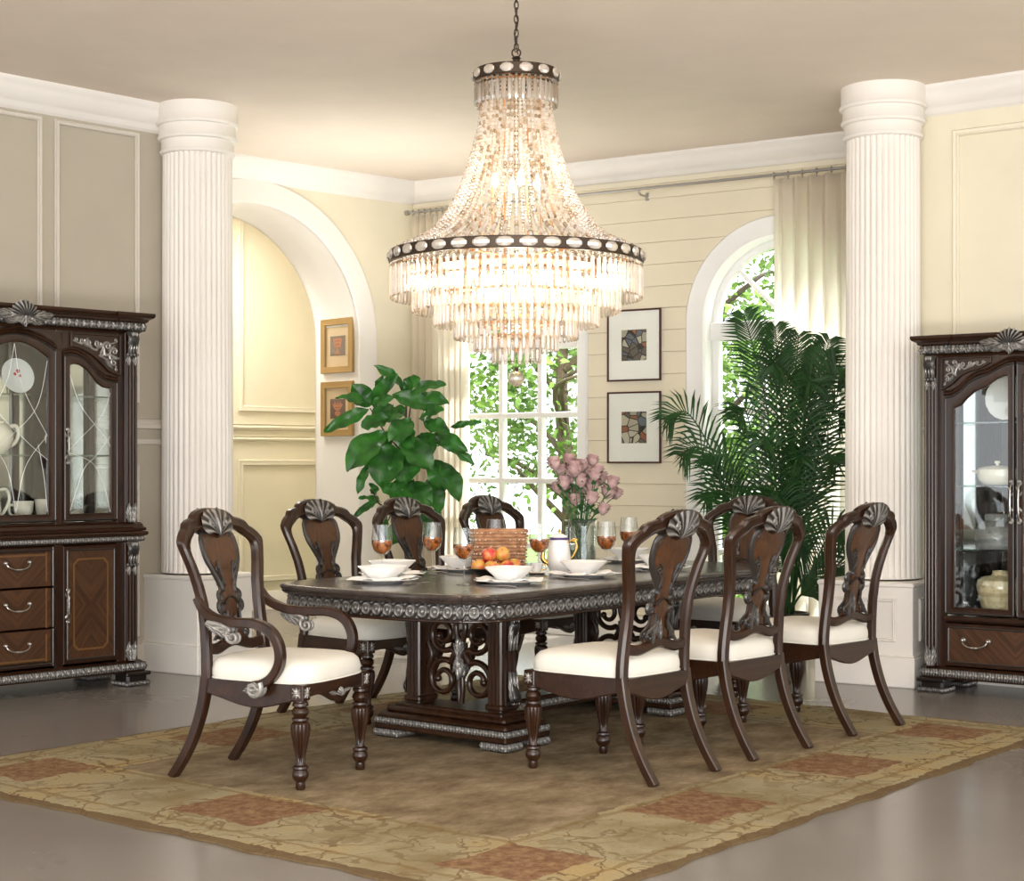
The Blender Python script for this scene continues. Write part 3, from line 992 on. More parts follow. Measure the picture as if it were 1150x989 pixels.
def g(x, w): return math.exp(-(x/w)**2)
def pat_rosette(p):
    def fn(s, u):
        x = ((s/p) % 1)-.5; y = (u-.5)*.95
        d = math.hypot(x, y); a = math.atan2(y, x)
        h = g(d-.31, .065)*(.75+.25*math.cos(a*3+1))+.9*g(d, .11)+.45*g(d-.17, .04)*(.5+.5*math.cos(a*7))
        x2 = ((s/p+.5) % 1)-.5
        h += .75*g(x2, .07)*(.5+.5*math.cos(y*14))*(abs(y) < .42)
        return h*sstep(0, .08, u)*sstep(0, .08, 1-u)
    return fn
def pat_leaf(p):
    def fn(s, u):
        x = (s/p + .35*abs(u-.5)) % 1
        h = .55*abs(math.cos(x*TAU))**1.5 + .5*g(u-.5, .16)*abs(math.sin(x*PI)) + .25*math.sin(s/p*17+u*9)
        return max(0, h)*sstep(0, .12, u)*sstep(0, .12, 1-u)
    return fn
def pat_rope(p):
    def fn(s, u): return (.5+.5*math.cos((s/p+.6*u)*TAU))*math.sin(PI*u)
    return fn

def ybk(z): return interp([(.40, .238), (.5, .24), (.62, .25), (.75, .268), (.88, .297), (1.0, .335), (1.15, .385)], z)
def mpb(x, z, y): return (x, ybk(z)+y-.30*x*x, z)

def plate(mb, wtab, z0, z1, y0, y1, mp, n=60, m=6, ridge=0.0, cx=0.0):
    vs = []
    for i in range(n+1):
        z = lerp(z0, z1, i/n); w = interp(wtab, z)
        for k in range(m+1): vs.append(mp(cx-w+2*w*k/m, z, y0+.004*abs(2*k/m-1)**6))
        for k in range(m+1): vs.append(mp(cx+w-2*w*k/m, z, y1-.004*abs(2*k/m-1)**6))
    c = 2*(m+1); fs = []
    for i in range(n):
        for k in range(c):
            fs.append((i*c+k, i*c+(k+1) % c, (i+1)*c+(k+1) % c, (i+1)*c+k))
    fs.append(tuple(range(c))); fs.append(tuple(n*c+k for k in range(c))[::-1])
    mb.add(vs, fs, ridge)

def apron(mb, p0, p1, zt, zb, th, n=20, bow=0.0):
    p0, p1 = Vector(p0), Vector(p1); d = (p1-p0).normalized(); nr = Vector((d.y, -d.x))
    vs = []
    for i in range(n+1):
        t = i/n; p = p0.lerp(p1, t)+nr*bow*math.sin(PI*t); b = zb(t)
        q = p-nr*th
        bb = .005
        vs += [(p.x-nr.x*bb, p.y-nr.y*bb, b), (p.x, p.y, b+bb), (p.x, p.y, zt), (q.x, q.y, zt), (q.x, q.y, b)]
    fs = []
    for i in range(n):
        for k in range(5): fs.append((i*5+k, (i+1)*5+k, (i+1)*5+(k+1) % 5, i*5+(k+1) % 5))
    fs.append((0, 1, 2, 3, 4)); fs.append(tuple(n*5+k for k in (4, 3, 2, 1, 0)))
    mb.add(vs, fs)

LEG = [(0, 0), (.0155, 0), (.019, .01), (.017, .032), (.021, .036), (.030, .052), (.031, .066), (.024, .082), (.030, .088), (.029, .096), (.019, .102), (.0165, .112), (.019, .14), (.026, .18), (.033, .22), (.0365, .25), (.034, .268), (.024, .279), (.032, .284), (.031, .292), (.021, .297), (.027, .303), (.0315, .315), (.028, .329), (.021, .336), (.030, .342), (.029, .352), (.024, .357), (.024, .37)]
def make_chair(name, label, arms):
    t = thing(name, label, 'chair')
    # seat plan
    def hw(y): return lerp(.268, .225, (y+.26)/.5)
    mb = MB(); n = 56; layers = [(.90, .424), (.965, .424), (.992, .432), (1.0, .45), (.995, .470), (.972, .490), (.92, .506), (.80, .518), (.6, .526), (.35, .530), (.12, .531)]
    vs = []
    for (s, z) in layers:
        for k in range(n):
            a = TAU*k/n; c, sn = math.cos(a), math.sin(a); e = 2/5.5
            ux = math.copysign(abs(c)**e, c); uy = math.copysign(abs(sn)**e, sn)
            y = -.012+uy*.258*s; y -= (.022*(1-ux*ux) if uy < 0 else 0)*abs(uy)
            vs.append((ux*(hw(y)+.004)*s, y, z+.006*math.cos(PI*min(1, abs(ux)))*0))
    fs = []
    for i in range(len(layers)-1):
        for k in range(n): fs.append((i*n+k, i*n+(k+1) % n, (i+1)*n+(k+1) % n, (i+1)*n+k))
    fs.append(tuple(range(n))[::-1]); fs.append(tuple((len(layers)-1)*n+k for k in range(n)))
    mb.add(vs, fs); cu = mb.build('seat_cushion', MAT['cream_fabric'], t, angle=75)
    mb = MB(); pts = [Vector(vs[3*n+k])+Vector((0, 0, -.020)) for k in range(n)]
    mb.tube(pts, .0035, 6, closed=True); mb.build('piping', MAT['cream_fabric'], cu)
    # seat rail
    mb = MB()
    zf = lambda q: .372-.035*math.cos((q-.5)*TAU*1.5)*(1-abs(2*q-1))*.9-.012*math.sin(PI*q)
    apron(mb, (-.262, -.265), (.262, -.265), .426, zf, .028, 30, .022)
    zs = lambda q: .352-.020*math.sin(PI*q)+.012*math.cos(TAU*q)
    apron(mb, (.262, -.262), (.236, .225), .426, zs, .026)
    apron(mb, (-.236, .225), (-.262, -.262), .426, zs, .026)
    apron(mb, (.21, .255), (-.21, .255), .426, zs, .024)
    mb.prism([(-.25, -.25), (.25, -.25), (.22, .23), (-.22, .23)], .40, .425, mp=lambda x, z, y: (x, z, y))
    rail = mb.build('seat_rail', MAT['wood_dark_x'], t)
    mb = MB()
    mb.shell((0, -.292, .352), (1, 0, 0), (0, 0, 1), (0, -1, 0), .042, 7, R(75), .010)
    for s in (-1, 1):
        mb.leaf_relief((s*.02, -.289, .366), (0, 0, 1), (s, 0, .15), (0, -1, 0), .022, .075, nribs=3, th=.006)
    mb.build('rail_carving', MAT['carved_bright'], rail)
    # front legs
    for s in (-1, 1):
        mb = MB()
        mb.lathe(LEG, 40, (s*.243, -.245, 0), (10, .006, .05, .07)); 
        mb2 = MB()
        mb = MB(); mb.lathe([(r*1.12, z) for r, z in LEG], 48, (s*.243, -.245, 0), (12, .0065, .125, .262))
        mb.box(s*.243, -.245, .395, .060, .060, .066, .004)
        lg = mb.build('leg', MAT['wood_dark'], t)
        m = MB()
        for (dx, dy, nn, uu) in ((0, -.0305, (0, -1, 0), (1, 0, 0)), (s*.0305, 0, (s, 0, 0), (0, 1, 0))):
            for q in range(8):
                a = q*PI/4
                u = Vector(uu)*math.cos(a)+Vector((0, 0, 1))*math.sin(a)
                w = Vector(uu)*-math.sin(a)+Vector((0, 0, 1))*math.cos(a)
                m.leaf_relief((s*.243+dx, -.245+dy, .395), w, u, nn, .017, .022+.005*(q % 2), nribs=2, th=.006, nu=6, nv=6)
        for (dx, dy) in ((0, -.0325), (s*.0325, 0)): m.sphere((s*.243+dx, -.245+dy, .395), .0065, 8, 6, ridge=.7)
        m.build('leg_rosette', MAT['carved_bright'], lg)
    # rear legs (sabre)
    for s in (-1, 1):
        mb = MB()
        path = catmull([(s*.222, .40, 0), (s*.221, .338, .09), (s*.220, .283, .20), (s*.2195, .245, .32), (s*.2195, .2265, .43)], 5)
        sec = [(-.5, -.38), (-.38, -.5), (.38, -.5), (.5, -.38), (.5, .38), (.38, .5), (-.38, .5), (-.5, .38)]
        mb.sweep(path, sec, up=(0, 1, 0), scale=[(lerp(.040, .0475, i/(len(path)-1)), lerp(.038, .044, i/(len(path)-1))) for i in range(len(path))])
        mb.build('leg', MAT['wood_dark'], t, angle=30)
    # back frame
    O = [(.243, .415), (.243, .47), (.238, .56), (.232, .65), (.234, .73), (.248, .81), (.272, .89), (.292, .95), (.301, .985), (.300, 1.0), (.282, 1.022), (.258, 1.040), (.238, 1.050), (.232, 1.060), (.222, 1.072), (.196, 1.082), (.168, 1.088), (.150, 1.092), (.140, 1.104), (.115, 1.116), (.085, 1.124), (.05, 1.130), (0, 1.132)]
    I = [(.196, .415), (.195, .47), (.190, .56), (.184, .65), (.186, .73), (.199, .81), (.222, .885), (.240, .935), (.244, .958), (.240, .975), (.224, .993), (.206, 1.005), (.192, 1.013), (.184, 1.018), (.172, 1.026), (.152, 1.034), (.130, 1.038), (.118, 1.040), (.106, 1.040), (.085, 1.036), (.062, 1.026), (.036, 1.010), (0, 1.000)]
    def dens(L): 
        out = []
        for a, b in zip(L, L[1:]):
            out += [(lerp(a[0], b[0], k/2), lerp(a[1], b[1], k/2)) for k in range(2)]
        return out+[L[-1]]
    O2, I2 = dens(O), dens(I)
    OO = O2+[(-x, z) for x, z in O2[::-1][1:]]; II = I2+[(-x, z) for x, z in I2[::-1][1:]]
    mb = MB(); mb.ribbon(OO, II, -.019, .024, mpb, b=.010, cove=.004)
    fr = mb.build('back_frame', MAT['wood_dark'], t, angle=35)
    # inner bead following the crest
    mb = MB()
    for yy in (-.019, .023):
        for sgn in (-1, 1):
            L = [(sgn*lerp(o[0], i[0], .74), lerp(o[1], i[1], .74)) for o, i in zip(O[8:20], I[8:20])]
            mb.tube([mpb(x, z, yy) for x, z in L], .0045, 6)
    mb.build('frame_bead', MAT['wood_dark'], fr)
    # crest
    mb = MB()
    for sy, y0 in ((-1, -.018), (1, .023)):
        nrm = Vector((0, sy, .25*(-sy)*0+.2*sy*-1)).normalized()
        up = Vector((0, .28, 1))
        # acanthus fan spreading from the low centre point
        def rmax(f):
            q = abs(f)
            return interp([(0, .126), (.25, .130), (.5, .138), (.75, .134), (.9, .112), (1, .080)], q)*(1-.075*abs(math.sin(q*PI*4.5+.6)))
        def crest(a_, t_, want=False):
            f = a_*2-1; ph = f*R(68); q = abs(f)
            rr = rmax(f)*t_; ph2 = ph+math.copysign(.30*(t_*t_)*q, f)
            rib = abs(math.sin(q*PI*4.5+.6+.5*t_))
            mid = math.exp(-(f/.10)**2)
            h = (.006+.013*math.sin(PI*min(1, t_*.92+.05))**.6)*(.62+.38*rib)+.007*mid*math.sin(PI*min(1, t_+.1))
            if want: return (.03+.97*rib**5*(.5+.5*t_)) if mid < .5 else .75
            x = math.sin(ph2)*rr; z = 1.010+math.cos(ph2)*rr
            p = Vector(mpb(x, z, y0)); return p+nrm*(h-.003*0)
        mb.grid(lambda a_, t_: crest(a_, t_), 84, 12, ridge=lambda a_, t_: crest(a_, t_, True))
        for s in (-1, 1):
            mb.spiral(lambda x, z, y: Vector(mpb(x, z, y0))+nrm*.016, (s*.046, 1.062), .020, .006, R(90), R(90)-s*R(430), .0058, .004, n=18, seg=6, ridge=.6)
    mb.build('crest_carving', MAT['carved_crest'], fr)
    # splat
    W = [(.545, .075), (.56, .088), (.58, .090), (.60, .072), (.62, .056), (.64, .048), (.66, .047), (.70, .047), (.74, .045), (.77, .042), (.80, .047), (.83, .064), (.87, .092), (.91, .116), (.95, .128), (.98, .126), (1.00, .116), (1.02, .096), (1.035, .07)]
    mb = MB(); plate(mb, W, .548, 1.036, -.010, .010, mpb)
    sp = mb.build('splat', MAT['wood_splat'], t, angle=50)
    mb = MB()
    for s in (-1, 1):
        edge = [(s*(interp(W, z)-.004), z) for z in (.79, .82, .85, .88, .91, .94, .965)]
        pts = [(s*.045, .775)]+edge
        mb.spiral(mpb, (s*.085, .995), .040, .008, R(-20) if s > 0 else R(200), (R(-20)+s*R(480)) if s > 0 else (R(200)-R(480)), .0145, .007, lead=pts, n=20, flat=1.3)
        # inner C scrolls and leaves on both faces
        for y in (-.012, .012):
            mb.spiral(lambda x, z, yy: mpb(x, z, y), (s*.066, .875), .024, .006, R(90) if s > 0 else R(90), R(90)+s*R(400), .006, .004, lead=[(s*.048, .80), (s*.040, .85)], n=16, seg=6)
            for k in range(3):
                z0 = .80+.035*k
                mb.leaf_relief(mpb(s*(.030+.012*k), z0, y), (-s*.6, 0, -.5), (s*.55, 0, 1), (0, math.copysign(1, y), 0), .022, .045, nribs=2, th=.008, nu=8, nv=8)
        # carved waist bosses
        for (x, z, r) in ((.064, .752, .021), (.066, .706, .025), (.050, .778, .014)):
            mb.spiral(mpb, (s*x, z), r, r*.25, R(90), R(90)-s*R(420), r*.42, r*.3, n=16, seg=7, flat=1.5)
        # lower acanthus flare
        for y in (-.012, .012):
            sy = math.copysign(1, y)
            mb.leaf_relief(mpb(s*.03, .665, y), (0, 0, 1), (s*.55, 0, -1), (0, sy, 0), .055, .115, nribs=4, th=.014, curl=.1)
            mb.spiral(lambda x, z, yy: mpb(x, z, y*1.2), (s*.078, .590), .024, .006, R(90), R(90)-s*R(420), .008, .005, lead=[(s*.045, .69), (s*.05, .64)], n=16, seg=6)
    for y in (-.012, .012):
        sy = math.copysign(1, y)
        mb.leaf_relief(mpb(0, .575, y), (1, 0, 0), (0, 0, 1), (0, sy, 0), .06, .10, nribs=3, th=.010)
        mb.tube([mpb(x, .735+.018*math.cos(x*40), y) for x in [-.055+.0055*k for k in range(21)]], .006, 6)
    mb.build('splat_scrolls', MAT['carved_dark'], sp)
    # lower cross rail
    mb = MB(); k = 24
    o = [(lerp(-.205, .205, i/k), .575+.014*math.cos((i/k-.5)*TAU*1.5)) for i in range(k+1)]
    i_ = [(lerp(-.205, .205, i/k), .528+.012*math.cos((i/k-.5)*TAU*1.5)) for i in range(k+1)]
    mb.ribbon(o, i_, -.014, .018, mpb, b=.008); mb.build('cross_rail', MAT['wood_dark_x'], t)
    if arms:
        for s in (-1, 1):
            mb = MB()
            path = catmull([(s*.238, .262, .760), (s*.248, .225, .715), (s*.268, .15, .682), (s*.288, .04, .672), (s*.297, -.06, .672), (s*.297, -.135, .645), (s*.294, -.175, .585), (s*.288, -.175, .515), (s*.280, -.135, .455), (s*.277, -.085, .425), (s*.277, -.045, .418)], 6)
            m = len(path)
            sec = [(-.5, -.34), (-.34, -.5), (.34, -.5), (.5, -.34), (.5, .34), (.34, .5), (-.34, .5), (-.5, .34)]
            mb.sweep(path, sec, up=(s, 0, .001), scale=[(lerp(.034, .040, math.sin(PI*i/m)), lerp(.036, .046, math.sin(PI*i/m))) for i in range(m)])
            ar = mb.build('arm', MAT['wood_dark'], t, angle=40)
            mb = MB()
            mp2 = lambda a, z, y: (s*.300, a, z)
            mb_ = MB()
            for xo in (.300, .272):
                mq = lambda a, z, y: (s*xo, a, z)
                mb.spiral(mq, (-.055, .405), .042, .009, R(140), R(140)+R(470), .012, .007, n=22, ridge=.7)
                mb.leaf_relief((s*xo, -.095, .405), (0, .3, 1), (0, 1, -.1), (s, 0, 0), .075, .085, nribs=3, th=.014)
                mb_.spiral(mq, (.045, .612), .036, .008, R(60), R(60)-R(450), .010, .006, lead=[(.17, .668), (.11, .66)], n=22, ridge=.7)
                mb_.leaf_relief((s*xo, .175, .665), (0, -.4, 1), (0, -1, -.42), (s, 0, 0), .06, .15, nribs=5, th=.014)
            mb.build('arm_scroll_carving', MAT['carved_bright'], ar); mb_.build('arm_leaf_carving', MAT['carved_bright'], ar)
    return t

# table axes: u = along the table, azimuth 38.5 degrees
TU = Vector((.6225, .7826, 0)); TV = Vector((-.7826, .6225, 0)); TC = Vector((.184, 8.44, 0)); TRZ = R(51.5)
def seat(t, bx, by, fx, fy):
    """place a chair from its back-rest point and the way it faces"""
    a = math.atan2(fx, -fy); l = math.hypot(fx, fy)
    t.location = (bx+.24*fx/l, by+.24*fy/l, .014); t.rotation_euler = (0, 0, a)

side = make_chair('dining_chair', 'carved side chair at the near left end of the table, back turned to us', False)
seat(side, .615, 7.03, -.743, .669)
side['label'] = 'nearest carved side chair with its back to us, right of the armchair'
side['group'] = 'carved dining side chairs'
def another(b, f, label):
    c = dup(side, label=label); seat(c, b[0], b[1], f[0], f[1]); return c
another((1.115, 7.61), (-.73, .683), 'carved side chair with its back to us, middle of three on the right')
another((1.70, 8.28), (-.72, .694), 'carved side chair with its back to us, beside the right column')
another((-.97, 8.85), (.79, -.61), 'carved side chair facing us, directly behind the armchair, left of the table')
another((-.534, 9.40), (.79, -.61), 'carved side chair facing us in front of the potted fig')
another((-.067, 9.985), (.79, -.61), 'carved side chair facing us behind the wicker basket')
another((1.378, 9.89), (-.6225, -.7826), 'carved chair at the far head of the table in front of the palm')
arm = make_chair('dining_armchair', 'carved armchair with cream seat and scrolled arms at the left', True)
seat(arm, -1.20, 7.115, .91, -.415)

# ------------------------------------------------------------------ rug
def rugmat():
    t = NT('rug')
    n1 = t.noise(1.6, 4, .6); nz = t.noise(9, 4, .6); nf = t.noise(70, 3, .6); nv = t.noise(2.2, 4, .6, out='Color')
    x, y, z = t.xyz()
    dn = t.math('MULTIPLY', t.math('SUBTRACT', nz, .5), .06)
    ax = t.math('ADD', t.math('ABSOLUTE', x), dn); ay = t.math('ADD', t.math('ABSOLUTE', y), dn)
    HX, HY = 2.11, 1.75
    e = t.math('MINIMUM', t.math('SUBTRACT', HX, ax), t.math('SUBTRACT', HY, ay))
    # field
    streak = t.noise(2.2, 8, .72, vec=t.mapping(scale=(1.6, 2.6, 1)))
    field = t.ramp(streak, [(.36, srgb(106, 90, 70)), (.5, srgb(132, 116, 92)), (.64, srgb(158, 143, 118))])
    # border ground
    bord = t.ramp(n1, [(.36, srgb(132, 118, 86)), (.5, srgb(156, 147, 118)), (.66, srgb(166, 146, 104))])
    # scrolling vine motifs
    warp = t.n('ShaderNodeVectorMath', operation='SCALE'); t.link(nv, warp.inputs[0]); warp.inputs['Scale'].default_value = .55
    add = t.n('ShaderNodeVectorMath', operation='ADD'); t.link(t.coord(), add.inputs[0]); t.link(warp.outputs[0], add.inputs[1])
    v1 = t.noise(2.6, 1.5, .5, vec=add.outputs[0]); v2 = t.noise(4.6, 1, .5, vec=add.outputs[0])
    def contour(v, c, w): return t.math('LESS_THAN', t.math('ABSOLUTE', t.math('SUBTRACT', v, c)), w)
    vd = t.voronoi(3.4, add.outputs[0])
    ring = t.math('MULTIPLY', t.math('GREATER_THAN', vd, .24), t.math('LESS_THAN', vd, .33))
    dot = t.math('LESS_THAN', vd, .12)
    mot = t.math('MAXIMUM', t.math('MAXIMUM', contour(v1, .5, .013), contour(v2, .53, .012)), t.math('MAXIMUM', t.math('MULTIPLY', ring, .5), t.math('MULTIPLY', dot, .6)))
    mot = t.math('MULTIPLY', mot, t.math('MULTIPLY', n1, 1.5), clamp=True)
    bord = t.mix(mot, bord, srgb(112, 92, 66))
    # rust patches
    def near(v, c, h): return t.math('SUBTRACT', t.math('ABSOLUTE', t.math('SUBTRACT', v, c)), h)
    def box(cx, cy, hx, hy): return t.math('MAXIMUM', near(ax, cx, hx), near(ay, cy, hy))
    d = box(1.69, 1.33, .20, .19)
    d = t.math('MINIMUM', d, box(.57, 1.33, .24, .19))
    d = t.math('MINIMUM', d, box(1.69, 0, .19, .24))
    wob = t.math('MULTIPLY', t.math('SUBTRACT', t.noise(5, 3), .5), .12)
    pm = t.math('LESS_THAN', t.math('ADD', d, wob), 0)
    rust = t.ramp(t.noise(26, 3, .7), [(.38, srgb(106, 72, 52)), (.5, srgb(126, 90, 68)), (.66, srgb(142, 118, 86))])
    bord = t.mix(t.math('MULTIPLY', pm, .9), bord, rust)
    # guard stripes
    def stripe(a, b): return t.math('MULTIPLY', t.math('GREATER_THAN', e, a), t.math('LESS_THAN', e, b))
    bord = t.mix(t.math('MULTIPLY', stripe(-.2, .030), .85), bord, srgb(88, 68, 46))
    bord = t.mix(t.math('MULTIPLY', stripe(.115, .14), .55), bord, srgb(118, 92, 54))
    bord = t.mix(t.math('MULTIPLY', stripe(.60, .63), .5), bord, srgb(118, 92, 54))
    isb = t.math('LESS_THAN', e, .66)
    col = t.mix(isb, field, bord)
    col = t.mix(t.math('MULTIPLY', nf, .45), col, srgb(84, 68, 44))
    t.bsdf(col, .95, 0, t.bump(nf, .6, .006), Specular_IOR_Level=.1)
    MAT['rug'] = t.m
rugmat()
mb = MB()
LX, LY = 2.125, 1.755
rnd = random.Random(2)
def edge(a, b):
    x = (a*2-1)*LX; y = (b*2-1)*LY
    wx = .010*math.sin(y*9)+.006*math.sin(y*23); wy = .010*math.sin(x*8+1)+.006*math.sin(x*21)
    return (x+wx*(abs(a*2-1) > .98)*math.copysign(1, x), y+wy*(abs(b*2-1) > .98)*math.copysign(1, y))
def rugtop(a, b):
    x, y = edge(a, b); e = min(a, b, 1-a, 1-b)
    return (x, y, .0125 if e > .001 else .007)
mb.grid(rugtop, 110, 90)
mb.grid(lambda a, t: (lambda p: (p[0], p[1], .007*t))(edge(a, 0)), 110, 1); mb.grid(lambda a, t: (lambda p: (p[0], p[1], .007*t))(edge(a, 1)), 110, 1)
mb.grid(lambda a, t: (lambda p: (p[0], p[1], .007*t))(edge(0, a)), 90, 1); mb.grid(lambda a, t: (lambda p: (p[0], p[1], .007*t))(edge(1, a)), 90, 1)
rug = mb.build('rug', MAT['rug'], angle=60)
rug.location = (.039, 7.64, .001); rug.rotation_euler = (0, 0, R(90-38.6))
tag(rug, 'large olive and gold rug with rust patches along its border under the dining set', 'rug')

# ------------------------------------------------------------------ table
TZ = .775
def quad_outline(hx, hy, ins=0.0):
    hx -= ins; hy -= ins
    q = [(0, hy), (.6, hy), (hx-.235, hy), (hx-.222, hy-.004), (hx-.215, hy-.012), (hx-.205, hy-.008), (hx-.16, hy-.022), (hx-.115, hy-.055), (hx-.085, hy-.098), (hx-.088, hy-.108), (hx-.080, hy-.116), (hx-.066, hy-.122), (hx-.040, hy-.22), (hx-.018, hy-.34), (hx-.005, hy-.46), (hx, 0)]
    out = q+[(x, -y) for x, y in q[::-1][1:]]+[(-x, -y) for x, y in q[1:]]+[(-x, y) for x, y in q[::-1][1:-1]]
    return out   # clockwise from +y
def slab(mb, hx, hy, layers):
    vs = []; n = None
    for (ins, z) in layers:
        P = quad_outline(hx, hy, ins)[::-1]; n = len(P)
        vs += [(x, y, z) for x, y in P]
    fs = []
    for j in range(len(layers)-1):
        for k in range(n): fs.append((j*n+k, j*n+(k+1) % n, (j+1)*n+(k+1) % n, (j+1)*n+k))
    fs.append(tuple(range(n))[::-1]); fs.append(tuple((len(layers)-1)*n+k for k in range(n)))
    mb.add(vs, fs)
table = thing('dining_table', 'long dark carved double pedestal dining table laid for a meal on the rug', 'table', (TC.x, TC.y, .014), TRZ)
zt = TZ-.014
mb = MB(); slab(mb, 1.42, .66, [(.03, zt-.045), (.012, zt-.042), (.006, zt-.032), (.010, zt-.028), (.002, zt-.022), (0, zt-.012), (.006, zt-.003), (.014, zt), (.05, zt)])
top = mb.build('tabletop', MAT['wood_top'], table, angle=50)
mb = MB()
P = quad_outline(1.42, .66, .032)
band(mb, P[::-1], zt-.113, zt-.046, pat_rosette(.062), .014, ds=.004, nt=12, closed=True)
mb.build('apron_carving', MAT['carved'], top, angle=None)
mb = MB(); slab(mb, 1.42, .66, [(.06, zt-.128), (.034, zt-.126), (.026, zt-.120), (.026, zt-.116), (.034, zt-.112), (.04, zt-.045)])
mb.build('apron', MAT['wood_dark_x'], table, angle=50)
def pedestal(x0):
    root = bpy.data.objects.new('pedestal', None); C.objects.link(root); root.parent = table; root.location = (x0, 0, 0)
    mb = MB()
    mb.box(0, 0, .105, .32, .80, .03, .010); mb.box(0, 0, .055, .34, .82, .028, .006)
    mb.box(0, 0, .135, .26, .74, .03, .010); mb.box(0, 0, .155, .20, .66, .02, .006)
    for s in (-1, 1):
        mb.box(0, s*.255, .39, .125, .085, .50, .008)
        for k in (-1, 0, 1):
            mb.tube([(k*.033, s*.299, .19), (k*.033, s*.299, .60)], .007, 6)
            mb.tube([(-.0635, s*.255+k*.022, .19), (-.0635, s*.255+k*.022, .62)], .006, 6)
            mb.tube([(.0635, s*.255+k*.022, .19), (.0635, s*.255+k*.022, .62)], .006, 6)
        mb.box(0, s*.255, .185, .145, .105, .03, .008); mb.box(0, s*.255, .625, .145, .105, .03, .008)
    mb.box(0, 0, .632, .16, .62, .035, .006)
    fr = mb.build('frame', MAT['wood_dark'], root, angle=35)
    mb = MB()
    band(mb, [(-.165, -.405), (.165, -.405), (.165, .405), (-.165, .405)], .066, .098, pat_leaf(.036), .013, ds=.004, closed=True)
    mb.build('base_carving', MAT['carved_bright'], fr, angle=None)
    for sx in (-1, 1):
        for s in (-1, 1):
            m = MB()
            cx, cy = sx*.105, s*.335
            m.box(cx, cy, .022, .13, .15, .044, .015)
            band(m, [(cx-.062, cy-.072), (cx+.062, cy-.072), (cx+.062, cy+.072), (cx-.062, cy+.072)], .004, .042, pat_leaf(.030), .016, ds=.004, closed=True)
            m.build('foot', MAT['carved_bright'], root, angle=None)
    # corner brackets
    for s in (-1, 1):
        m = MB()
        for (z0, dz, l) in ((.60, -1, .15), (.20, 1, .15)):
            path = catmull([(0, s*.302, z0), (0, s*.335 if dz < 0 else s*.345, z0+dz*.03), (0, s*.318, z0+dz*.09), (0, s*.304, z0+dz*l)], 6)
            m.tube(path, lambda t: .034*(1-.55*t), 10, flat=.55, up=(0, s, 0), ridge=.1)
            for dx in (-.03, 0, .03):
                m.leaf_relief((dx*.6, s*.332, z0+dz*.0), (1, 0, 0), (dx*1.2, -s*.12, dz), (0, s, 0), .035, l, nribs=4, th=.014)
        m.build('bracket', MAT['carved'], root)
    # scrollwork between the posts
    m = MB(); mp = lambda a, z, y: (y, a, z)
    r0 = .0165
    for s in (-1, 1):
        A = lambda d: R(d) if s > 0 else R(180-d)
        # lower ring, curling in
        m.spiral(mp, (s*.108, .285), .098, .036, A(120), A(120-480) , r0, .013, lead=[(s*.012, .47), (s*.02, .43), (s*.045, .395)], n=44, flat=1.15, ridge=.12)
        # upper scroll
        m.spiral(mp, (s*.110, .505), .088, .032, A(-125), A(-125+460), r0, .012, lead=[(s*.006, .365), (s*.02, .40), (s*.045, .425)], n=44, flat=1.15, ridge=.12)
        m.tube(catmull([mp(s*.008, .46, 0), mp(s*.03, .54, 0), mp(s*.012, .60, 0), mp(s*.05, .615, 0)], 6), r0*.9, 8, ridge=.12)
        m.tube(catmull([mp(s*.206, .33, 0), mp(s*.185, .395, 0), mp(s*.206, .46, 0)], 6), r0*.8, 8, ridge=.12)
        m.tube(catmull([mp(s*.01, .30, 0), mp(s*.012, .24, 0), mp(s*.004, .175, 0)], 6), r0*.8, 8, ridge=.12)
    sc = m.build('scroll_panel', MAT['wood_dark'], root, angle=60)
    m = MB()
    for sx in (-1, 1):
        for (w, l, dz, tilt) in ((.065, .09, 1, 0), (.065, .115, -1, 0), (.045, .085, -1, .35), (.045, .085, -1, -.35), (.04, .065, 1, .4), (.04, .065, 1, -.4)):
            m.leaf_relief((sx*.016, 0, .405), (0, 1, 0), (0, tilt, dz), (sx, 0, 0), w, l, nribs=4, th=.016)
    m.build('leaf_boss', MAT['carved_bright'], sc)
pedestal(-.69); pedestal(.69)
mb = MB(); mb.box(0, 0, .150, 1.24, .17, .022, .008); mb.box(0, 0, .092, 1.24, .17, .016, .006); mb.box(0, 0, .12, 1.24, .15, .05, .004)
st = mb.build('stretcher', MAT['wood_dark_x'], table)
mb = MB(); band(mb, [(-.53, -.076), (.53, -.076)], .100, .140, pat_leaf(.036), .012, ds=.004); band(mb, [(.53, .076), (-.53, .076)], .100, .140, pat_leaf(.036), .012, ds=.004)
mb.build('stretcher_carving', MAT['carved_bright'], st, angle=None)
# ------------------------------------------------------------------ cabinets
def profile3(mb, hw, d, z, prof, closed_back=False, y=0.0):
    mb.sweep([(-hw, d, z), (-hw, y, z), (hw, y, z), (hw, d, z)], prof)

def curve_top(x0, z0, x1, z1, n=14, kind='ogee'):
    """serpentine from (x0,z0) to (x1,z1)"""
    out = []
    for i in range(n+1):
        t = i/n
        if kind == 'ogee': s = .5-.5*math.cos(PI*t); s = lerp(t, s, .9)
        out.append((lerp(x0, x1, t), lerp(z0, z1, s)))
    return out

def rope_line(mb, L, r=.006, y=-.004, p=.014):
    """beaded moulding along an (x,z) polyline"""
    P = [Vector((a, y, b)) for a, b in L]
    tot = sum((b-a).length for a, b in zip(P, P[1:])); n = max(4, int(tot/p*2))
    seg = []; acc = 0
    pts = []
    i = 0; done = 0
    for k in range(n+1):
        d = tot*k/n
        while i < len(P)-2 and d > done+(P[i+1]-P[i]).length:
            done += (P[i+1]-P[i]).length; i += 1
        l = (P[i+1]-P[i]).length or 1
        pts.append(P[i].lerp(P[i+1], min(1, (d-done)/l)))
    mb.tube(pts, [r*(1.15 if k % 2 else .75) for k in range(len(pts))], 6, ridge=.12)

